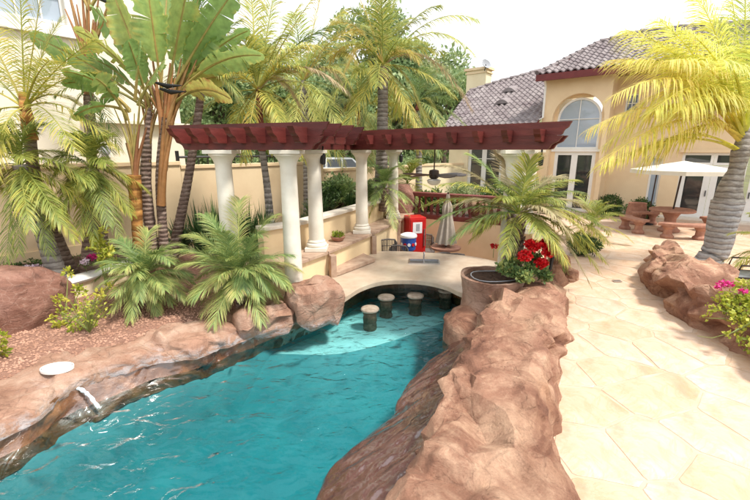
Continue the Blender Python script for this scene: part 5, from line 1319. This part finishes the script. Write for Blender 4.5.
for i, (x0, y0_, x1_, y1_, dy, w_, sag, roll, t_) in enumerate((
    (158, 108, 110, -14, -.2, .40, .05, .9, .50), (163, 100, 146, -22, -.35, .46, .0, .5, .42), (167, 100, 236, -12, -.2, .40, .15, -.7, .40),
    (174, 98, 264, 56, -.3, .34, .5, -.5, .62), (170, 108, 232, 100, -.5, .34, .5, -.6, .82), (172, 98, 250, 30, .3, .34, .35, -.4, .46),
    (156, 106, 74, 30, -.3, .32, .45, .5, .72), (154, 112, 30, 36, .1, .36, .3, .9, .40), (148, 110, 62, 84, -.5, .30, .4, .8, .38),
    (150, 108, 128, 40, -.65, .36, .1, 1.1, .30), (176, 102, 205, -30, .5, .42, .1, -.5, .34), (162, 100, 118, 12, .5, .40, .2, .8, .40), (172, 108, 225, 78, .2, .34, .4, -.7, .86), (160, 100, 170, -50, .6, .45, .0, .2, .45), (158, 104, 92, 6, .3, .38, .25, .8, .44), (172, 100, 218, 18, .15, .36, .25, -.6, .5), (166, 100, 190, -25, -.45, .42, .05, .2, .46), (152, 108, 88, 58, .2, .34, .35, .8, .36), (170, 104, 215, 60, .5, .36, .3, -.5, .34))):
    paddle(bp1, D(x0, y0_, YB), D(x1_, y1_, YB+dy), width=w_*1.5, sag=sag, roll=roll, tint=t_, seed=i, pet=.33, tears=5+i % 4)
for i, (x, y) in enumerate(((172, 92), (168, 86), (110, 2))):
    Yf = YB-.35 if i < 2 else YB+.2; p = D(x, y, Yf)-o
    MB().tube([p+Vector((-.22, 0, .06)), p+Vector((-.02, 0, .0)), p+Vector((.26, 0, .01))], [.02, .045, .006], 8).build('flower_bract', M['black'], bp1, 60)
    if i < 1: leaves('bloom', [((p.x-.02, p.y, p.z+.05), (.05, .04, .05))], 14, .07, M['plastic_white'], bp1, i, aspect=.18, up=1.2)
YC = 7.7
bp2 = thing('bird_of_paradise', 'young bird of paradise with a single orange stem, left of the two dark trunks', 'plant', (D(136, 245, YC).x, YC, .3)); o = bp2.location
ring_trunk(bp2, [(0, 0, -.1), D(136, 205, YC)-o, D(134, 175, YC)-o], [.10, .10, .12], M['t_orange'], amp=.02)
sheath(bp2, D(136, 195, YC), D(134, 130, YC), .07, .03, M['sheath'], fan=.2, n=6)
sheath(bp2, D(135, 175, YC), D(130, 95, YC), .05, .016, M['petiole'], fan=.36, n=6)
for i, (x0, y0_, x1_, y1_, dy, w_, sag, roll, t_) in enumerate(((130, 110, 62, 72, -.3, .36, .35, .5, .42), (128, 112, 72, 118, -.5, .34, .3, .6, .35), (135, 100, 140, 40, -.2, .36, .0, 1.0, .35), (138, 105, 165, 60, -.4, .36, .1, .9, .4), (128, 120, 95, 78, -.6, .38, .25, .9, .45), (130, 112, 100, 100, -.4, .4, .3, .7, .3))):
    paddle(bp2, D(x0, y0_, YC), D(x1_, y1_, YC+dy), width=w_, sag=sag, roll=roll, tint=t_, seed=40+i, pet=.4, tears=5)
YD = 8.9
bp3 = thing('fan_stemmed_plant', 'tall plant with dark trunk and rust orange fan of leaf bases near the upper window', 'plant', (D(99, 225, YD).x, YD, .3)); o = bp3.location
ring_trunk(bp3, [(0, 0, -.1), D(95, 190, YD)-o, D(90, 130, YD)-o, D(89, 95, YD)-o], [.13, .12, .10, .10], M['t_brown'])
sheath(bp3, D(89, 110, YD), D(88, -20, YD), .09, .022, M['sheath'], fan=.55, n=12)
for i, (x1_, y1_, t_) in enumerate(((40, -90, .4), (150, -80, .4), (90, -120, .36))): paddle(bp3, D(89, 10, YD), D(x1_, y1_, YD), width=.55, sag=.1, roll=.6, tint=t_, seed=70+i)
for i, (x, y, lift) in enumerate(((70, 120, .5), (120, 150, .6), (55, 95, .4), (118, 95, .4), (105, 170, .5))): fr(bp3, D(90, 90, YD-.1), D(x, y, YD-.3), lift*.6, M['palm_green'], 330+i, n=30, ll=.36, w=.018, tint=.5, rad=.012)
sheath(bp1, D(147, 165, YB), D(150, 92, YB), .08, .016, M['sheath'], fan=.22, n=7)
# slanting thin palm
YE = 8.6; th = thing('slanting_palm', 'thin palm leaning right under the left end of the pergola', 'palm', (D(170, 247, YE).x, YE, .3)); o = th.location
ring_trunk(th, [(0, 0, -.1), D(180, 220, YE)-o, D(188, 180, YE)-o, D(196, 130, YE)-o, D(204, 70, YE)-o], [.12, .10, .085, .08, .07], M['t_brown'])
for i, (x, y, lift, dy) in enumerate(((150, 40, .4, 0), (245, 60, .5, 0), (200, -20, .1, .4), (180, 0, .2, -.4), (240, 20, .3, .3), (165, 90, .5, .4), (240, 100, .5, -.3), (225, 0, .3, .2))): fr(th, D(204, 68, YE), D(x, y, YE+dy), lift*.7, M['palm_green'], 350+i, n=40, ll=.4, w=.02, tint=.5, rad=.015)
# ------------------------------------------------------------------ palms rising behind the pergola
def gpalm(nm, label, x, yb, yt, Y, r, zb, mat, shaft, cr, leafm, n, L, ll, tint, seed, top=None, extra=(), e1=-45, w=.019, nl=44, tmat=None):
    b = D(x[0], yb, Y); t = thing(nm, label, 'palm', (b.x, Y, zb)); o = t.location; a = D(x[1], yt, Y)-o
    ring_trunk(t, [(0, 0, -.1), a*.5+Vector((.02, 0, 0)), a], [r*1.25, r, r*.85], mat)
    if shaft: ring_trunk(t, [a-Vector((0, .0, .02)), a+Vector((.0, 0, shaft))], [r*1.15, r*.9, r*.5], M[tmat or 't_red'], 'crown_shaft', amp=.01); a = a+Vector((0, 0, shaft*.95))
    crown(t, a, nm+str(seed), n, L, M[leafm], seed, ll=ll, w=w, tint=tint, e1=e1)
    for i, (px, py, lift, dy, tt, lm) in enumerate(extra): fr(t, a+o, D(px, py, Y+dy), lift, M[lm], seed*31+i, n=74, ll=ll*1.05, w=w, tint=tt, droop=.6, rad=.022)
    return t
gpalm('red_stemmed_palm', 'palm with a dark red crown shaft and yellowing leaves behind the left pergola', (270, 262), 215, 150, 9.4, .085, .9, M['t_grey'], 1.35, 0, 'palm_lime', 20, 1.6, .46, .52, 2,
      extra=((210, 12, .3, -.3, .72, 'palm_yellow'), (300, 5, .25, .2, .6, 'palm_yellow'), (340, 25, .55, -.3, .3, 'palm_green'), (250, -25, .1, .2, .65, 'palm_yellow'), (345, 90, .9, -.4, .75, 'palm_dry'), (315, 45, .5, -.5, .6, 'palm_yellow'), (225, 55, .5, .4, .6, 'palm_lime'), (328, -20, .3, .4, .6, 'palm_yellow'), (280, -40, .1, -.3, .6, 'palm_yellow'), (300, 105, .8, .4, .55, 'palm_dry')))
gpalm('grey_palm', 'slim grey trunked palm with dry drooping leaves, right of the red stemmed palm', (306, 304), 160, 98, 13.0, .13, .3, M['t_grey'], .5, 0, 'palm_yellow', 20, 2.3, .6, .5, 3, tmat='t_grey',
      extra=((350, 95, 1.1, -.5, .9, 'palm_dry'), (355, 60, 1.0, .2, .8, 'palm_yellow'), (345, 10, .6, .1, .9, 'palm_yellow'), (325, -20, .3, .3, .85, 'palm_yellow'), (262, 60, .8, .3, .6, 'palm_yellow'), (360, 30, .8, -.3, .95, 'palm_yellow')))
gpalm('slim_red_palm', 'slim palm with a thin red trunk rising above the middle of the pergola', (361, 360), 160, 125, 14.5, .09, .4, M['t_red'], .5, 0, 'palm_green', 20, 2.0, .55, .5, 4,
      extra=((330, 110, .7, 0, .45, 'palm_green'), (335, 70, .6, 0, .9, 'palm_yellow'), (395, 105, .5, 0, .5, 'palm_lime'), (350, 30, .4, 0, .95, 'palm_yellow')))
gpalm('thick_ringed_palm', 'tall palm with a thick ringed trunk behind the rear pillars and arching feathery leaves', (380, 383), 217, 78, 12.3, .17, .95, M['t_grey'], .35, 0, 'palm_lime', 22, 2.2, .58, .45, 5, tmat='t_brown',
      extra=((475, 55, 1.4, -.3, .55, 'palm_yellow'), (478, 20, 1.1, .2, .5, 'palm_yellow'), (440, 5, .7, .2, .5, 'palm_lime'), (350, -20, .4, 0, .8, 'palm_yellow'), (400, -30, .3, .3, .5, 'palm_yellow'), (330, 25, .9, .2, .85, 'palm_yellow'), (428, 130, 1.1, -.3, .5, 'palm_lime'), (362, 130, 1.1, -.3, .4, 'palm_green'), (345, 70, 1.1, -.4, .95, 'palm_yellow'), (472, 110, 1.6, .1, .85, 'palm_dry'), (372, -30, .2, -.2, .8, 'palm_yellow'), (418, 60, .6, -.6, .8, 'palm_yellow'), (330, 60, 1.0, .5, .9, 'palm_yellow')))
gpalm('green_palm', 'dark green palm between the thick ringed palm and the house roof', (420, 418), 160, 110, 16.0, .12, .3, M['t_grey'], .3, 0, 'palm_green', 20, 1.9, .55, .4, 6,
      extra=((448, 86, .5, 0, .25, 'palm_green'), (440, 125, .9, 0, .7, 'palm_yellow'), (385, 125, .9, 0, .4, 'palm_green')))
# small palms and shrubs in the raised bed
def pyg(label, x, yb, Y, zb, th_, n, L, ll, mat, seed, tint=.4, tr='t_brown', w=.014, r=.09, e1=-30, spec=None):
    p = D(x, yb, Y); t = thing('pygmy_palm', label, 'palm', (p.x, Y, zb))
    if th_ > 0: ring_trunk(t, [(0, 0, -.1), (.02, 0, th_*.5), (0, .02, th_)], [r*1.3, r, r], M[tr])
    crown(t, (0, 0, max(.02, th_)), spec or 'pg%d' % seed, n, L, M[mat], seed, ll=ll, w=w, tint=tint, e1=e1, rad=.008, droop=.35, ang=50); return t
pyg('bushy pygmy palm between the two rear left pillars', 384, 215, 11.4, 1.0, .55, 26, 1.1, .3, 'pygmy', 11, r=.12)
pyg('light green pygmy palm just left of the ceiling fan behind the rearmost pillar', 407, 196, 13.6, .6, .9, 24, 1.15, .32, 'palm_lime', 12)
pyg('small pygmy palm in the raised bed right of the second rear pillar', 345, 205, 11.2, 1.0, .2, 20, .8, .25, 'pygmy', 13)
bush('leafy_shrub', 'tall leafy green shrub in the raised bed under the white car', D(340, 205, 11.6)*1.0-Vector((0, 0, D(340, 205, 11.6).z-1.0)), (.55, .5, .62), 2600, .10, M['tree'], 3, nb=9, cat='shrub')
bush('leafy_shrub', 'green shrub in the raised bed right behind the first rear pillar', Vector((D(324, 212, 10.6).x, 10.8, 1.0)), (.42, .4, .5), 1800, .09, M['bush'], 4, cat='shrub')
bush('leafy_shrub', 'yellow green shrub in the raised bed between the middle and rear left pillars', Vector((D(372, 200, 12.8).x, 12.8, 1.0)), (.35, .35, .45), 1500, .09, M['tree_pale'], 5, cat='shrub')
for k, (x, Y, z, r, l, mt) in enumerate(((452, 13.4, .5, (.45, .4, .4), 'low green bush on the terrace behind the closed umbrella', 'bush'), (478, 13.0, .5, (.5, .4, .42), 'green bush on the terrace behind the right end of the balustrade', 'tree_pale'), (428, 14.0, .5, (.5, .4, .5), 'bush seen between the balusters under the ceiling fan', 'bush'), (462, 17.5, .3, (.8, .5, .55), 'greyish shrub below the dark window of the low wing', 'tree_pale'), (495, 17.4, .3, (.8, .5, .6), 'dark shrub against the low wing right of its window', 'bush'))):
    bush('leafy_shrub', l, Vector((D(x, 200, Y).x, Y, z)), r, 1800, .10, M[mt], 60+k, cat='shrub')
def topiary(label, x, y, Y, r, seed):
    p = D(x, y, Y); t = thing('clipped_bush', label, 'bush', (p.x, Y, 0)); leaves('foliage', [((0, 0, r*.95), (r, r, r))], 3200, .06, M['bush'], t, seed, shell=.75, tint=.35, aspect=.6); MB().tube([(0, 0, 0), (0, 0, r)], [.04, .02], 6).build('stem', M['bark'], t)
topiary('round clipped dark bush left of the other one by the house wall', 610, 205, 16.3, .42, 1); topiary('round clipped bush behind the barrel pot by the house wall', 641, 207, 15.2, .40, 2)
p = D(625, 210, 15.9); t = thing('low_hedge', 'low clipped green hedge between the two round bushes', 'hedge', (p.x, p.y, 0)); leaves('foliage', [((x*.3, -x*.25, .22), (.28, .25, .24)) for x in (-2, -1, 0, 1, 2)], 2600, .07, M['tree'], t, 9, shell=.6)
pyg('green feathery palm on the patio edge right of the planter palm', 592, 222, 11.5, .0, .45, 28, 1.25, .32, 'palm_lime', 14, tint=.4)
bush('leafy_shrub', 'dense green shrub at the patio edge behind the planter palm', Vector((D(585, 235, 9.8).x, 9.9, 0)), (.4, .4, .38), 1500, .08, M['bush'], 9, cat='shrub')
# strap leaved clumps behind the front pillars
for k, (x, Y, h, l) in enumerate(((196, 8.8, .85, 'clump of dark strap leaves left of the left front pillar'), (212, 8.9, .95, 'clump of dark strap leaves directly left of the front pillar'), (246, 8.3, .95, 'clump of dark strap leaves between the two front pillars'), (262, 9.0, .8, 'clump of strap leaves beside the grey palm trunk base'), (300, 9.1, .75, 'clump of strap leaves right of the front pillar'), (176, 8.9, .6, 'small clump of strap leaves beside the slanting trunk'))):
    t = thing('strap_leaf_clump', l, 'plant', (D(x, 200, Y).x, Y, .3), 0, 'strap leaved clumps by the garden wall'); blades('leaves', (0, 0, 0), 150, h*1.5, .55, .018, M['strap'], t, k)
for k, (x, Y, l) in enumerate(((322, 10.2, 'dark upright plant in the raised bed at the left end'), (350, 11.0, 'dark upright plant in the raised bed at the middle'), (312, 9.7, 'dark upright plant behind the low wall beside the first rear pillar'))):
    t = thing('strap_leaf_clump', l, 'plant', (D(x, 200, Y).x, Y, 1.0), 0, 'dark plants in the raised bed'); blades('leaves', (0, 0, 0), 90, .6, .4, .014, M['strap'], t, k+20)
# feathery palms in front, low in the bed
def lowpalm(label, x, y, Y, z, targets, mat, seed, ll=.24, w=.012, tint=.4, n=46, name='pygmy_palm', lift=.5, th_=.25, e=12, L=.75):
    b = D(x, y, Y); t = thing(name, label, 'palm', (b.x, Y, z)); 
    ring_trunk(t, [(0, 0, -.05), (0, 0, th_)], [.09, .08], M['t_brown'])
    for i, (px, py, dy) in enumerate(targets): fr(t, t.location+Vector((0, 0, th_)), D(px, py, Y+dy), lift*(.5+.5*((i*7) % 5)/4), M[mat], seed+i, n=n, ll=ll, w=w, start=.18, tint=tint+.15*math.sin(i*2.1), droop=.4, rad=.009, ang=48)
    if e: crown(t, (0, 0, th_), 'low%s%.2f' % (mat, L), e, L, M[mat], seed, ll=ll, w=w, tint=tint, e1=-8, rad=.008, droop=.4, ang=48)
lowpalm('wide feathery palm with pale green leaves in front of the front pillars', 238, 262, 6.0, .15, ((180, 265, -.2), (190, 300, -.4), (225, 308, -.4), (260, 300, -.4), (285, 285, -.4), (292, 255, -.1), (275, 215, .3), (240, 200, .4), (205, 215, .3), (185, 235, .2), (215, 285, -.5), (245, 290, -.5), (290, 288, -.3), (172, 250, .1), (262, 235, -.4), (222, 232, -.5), (300, 270, .2), (270, 292, -.4), (196, 280, .3)), 'pygmy', 400, th_=.50, e=36, L=.82, tint=.52, lift=.5, ll=.30, w=.0095, n=84)
lowpalm('feathery bluish green palm left of the widest one in the gravel bed', 145, 275, 6.3, .15, ((100, 262, 0), (105, 295, -.3), (128, 312, -.4), (158, 316, -.4), (185, 300, -.4), (192, 275, -.1), (180, 245, .3), (150, 232, .3), (118, 240, .2), (140, 300, -.6), (165, 290, -.6), (95, 280, .1), (170, 262, -.5), (125, 270, -.6)), 'pygmy', 440, th_=.42, e=30, L=.80, tint=.45, lift=.45, ll=.28, w=.0095, n=80)
def trunkpalm(label, x, yb, xt, yt, Y, tg, mat, seed, r=.11, tint=.45, ll=.34, e=14, L=1.1, tr='t_grey', w=.016, n=46):
    b = D(x, yb, Y); t = thing('feather_palm', label, 'palm', (b.x, Y, .3)); o = t.location; a = D(xt, yt, Y)-o
    ring_trunk(t, [(0, 0, -.1), a*.5, a], [r*1.5, r*1.15, r], M[tr])
    for i, (px, py, dy) in enumerate(tg): fr(t, a+o, D(px, py, Y+dy), .42+.2*math.sin(i), M[mat], seed+i, n=n, ll=ll, w=w, start=.14, tint=tint+.16*math.sin(i*1.7), droop=.5, rad=.013, ang=55)
    crown(t, a, 'tp%s%.2f' % (mat, L), e, L, M[mat], seed, ll=ll, w=w, tint=tint, e1=-35, rad=.01)
trunkpalm('full feathery palm with hanging leaves at the left edge over the big veined boulder', 56, 262, 20, 165, 6.9, ((-30, 200, -.3), (-20, 245, -.4), (20, 255, -.6), (50, 255, -.5), (75, 240, -.3), (88, 205, 0), (70, 175, .3), (35, 130, .3), (0, 130, .2), (-30, 150, .2), (5, 290, -.7), (62, 225, -.8), (30, 230, -.9), (90, 185, -.2)), 'palm_lime', 500, ll=.36, tint=.36, e=14, L=1.0)
trunkpalm('feathery palm beside the dark ringed trunk, in front of the peach wall', 88, 262, 92, 168, 7.4, ((60, 200, -.2), (65, 225, -.5), (95, 245, -.6), (120, 240, -.5), (132, 215, -.2), (128, 180, .1), (110, 150, .2), (88, 140, .2), (65, 155, .2), (50, 180, .1), (108, 225, -.7), (80, 235, -.6), (138, 200, .3)), 'palm_lime', 530, ll=.34, tint=.3, e=16, L=.95, tr='t_brown')
p = D(15, 330, 5.0)
# lime coloured shrubs and flowers
def lime(label, pts, Y, z, n, seed, size=.075):
    q = D(pts[0][0], pts[0][1], Y); t = thing('lime_shrub', label, 'shrub', (q.x, Y, z)); o = t.location
    bl = [(tuple(D(x, y, Y+dy)-o), (r, r*.8, r*.8)) for x, y, dy, r in pts]; leaves('foliage', bl, n, size, M['bush_lime'], t, seed, tint=.5, aspect=.6, shell=.2)
    mb = MB()
    for b in bl: mb.tube([(0, 0, -.1), (b[0][0]*.5, b[0][1]*.5, b[0][2]*.4), b[0]], [.012, .008, .004], 5)
    mb.build('stems', M['petiole'], t)
lime('yellow green leafy shrub standing behind the white planter cap', ((102, 262, 0, .10), (98, 245, 0, .16), (108, 252, -.1, .13), (94, 236, .1, .12), (112, 262, 0, .1), (103, 230, 0, .07)), 6.9, .3, 420, 1)
lime('yellow green sprawling shrub growing over the veined boulder and planter cap', ((62, 312, 0, .08), (60, 300, 0, .1), (80, 290, .1, .1), (100, 295, .1, .1), (58, 325, -.1, .1), (75, 330, -.2, .11), (90, 322, -.1, .1), (68, 272, .4, .07), (110, 285, .2, .07), (50, 318, -.1, .06)), 5.6, .1, 420, 2, .06)
lime('low lime green plant at the lower left edge beside the gravel', ((-5, 350, 0, .10), (2, 338, 0, .07), (-8, 335, .1, .08), (3, 352, 0, .06)), 4.6, .05, 160, 3, .07)
def twigs(label, x, y, Y, z, n, h, seed):
    rg = random.Random(seed); b = D(x, y, Y); t = thing('twiggy_shrub', label, 'shrub', (b.x, Y, z)); mb = MB()
    for i in range(n):
        a = rg.uniform(0, 6.3); r = rg.uniform(.05, .38); m = Vector((math.cos(a)*r*.4, math.sin(a)*r*.4, h*.5)); e = Vector((math.cos(a)*r, math.sin(a)*r, h*rg.uniform(.6, 1.1))); mb.tube([(0, 0, 0), m, e], [.007, .005, .002], 4)
        f = e+Vector((rg.uniform(-.08, .08), rg.uniform(-.08, .08), .06)); mb.tube([m, f], [.004, .002], 3)
    mb.build('stems', M['petiole'], t); leaves('foliage', [((0, 0, h*.8), (.34, .3, h*.5))], 220, .05, M['bush_lime'], t, seed, tint=.4, shell=.1)
twigs('bare twiggy shrub with few leaves between the gravel and the veined boulder', 92, 345, 5.3, .05, 46, .42, 4)
for k, (x, y, Y, m_, l) in enumerate(((92, 257, 7.2, 'bloom_pink', 'magenta flower cluster beside the lime shrub behind the planter cap'), (36, 267, 7.4, 'bloom_white', 'pale pink flowers at the foot of the grey palm trunk, left one'), (27, 268, 7.4, 'bloom_white', 'pale flowers left of the grey trunk against the wall base'), (46, 268, 7.2, 'bloom_white', 'small white flowers right of the pink ones by the grey trunk'), (85, 262, 7.1, 'bloom_white', 'tiny white flower left of the magenta flowers'))):
    p = D(x, y, Y); t = thing('flower', l, 'flower', p); leaves('bloom', [((0, 0, 0), (.09 if k == 0 else .06, .05, .03))], 90, .045, M[m_], t, k, aspect=.9); leaves('foliage', [((0, 0, -.05), (.12, .08, .04))], 60, .05, M['bush'], t, k+5); MB().tube([(0, 0, -.2), (0, 0, 0)], .005, 4).build('stem', M['petiole'], t)
t = thing('ground_plants', 'low green and purple bedding plants along the foot of the peach wall', 'bedding plants', (0, 0, 0)); t['kind'] = 'stuff'
leaves('foliage', [(tuple(GW(s, -.45)+Vector((0, 0, .33))), (.3, .18, .09)) for s in [i*.45 for i in range(16)]], 2600, .06, M['bush'], t, 77, tint=.4, shell=.1)
# succulent bowl on the ledge
p = D(338, 240, 8.55); sb_ = thing('succulent_bowl', 'small terracotta bowl of succulents on the ledge between two pillars', 'potted plant', (p.x, 8.55, .665))
MB().lathe([(.07, 0), (.12, .03), (.16, .09), (.165, .10), (.14, .095), (.02, .09)], n=24, cap=False).build('bowl', M['terracotta'], sb_, 40)
leaves('succulent', [((0, 0, .13), (.12, .10, .06))], 160, .07, M['bush_lime'], sb_, 6, tint=.1, aspect=.5, up=1)
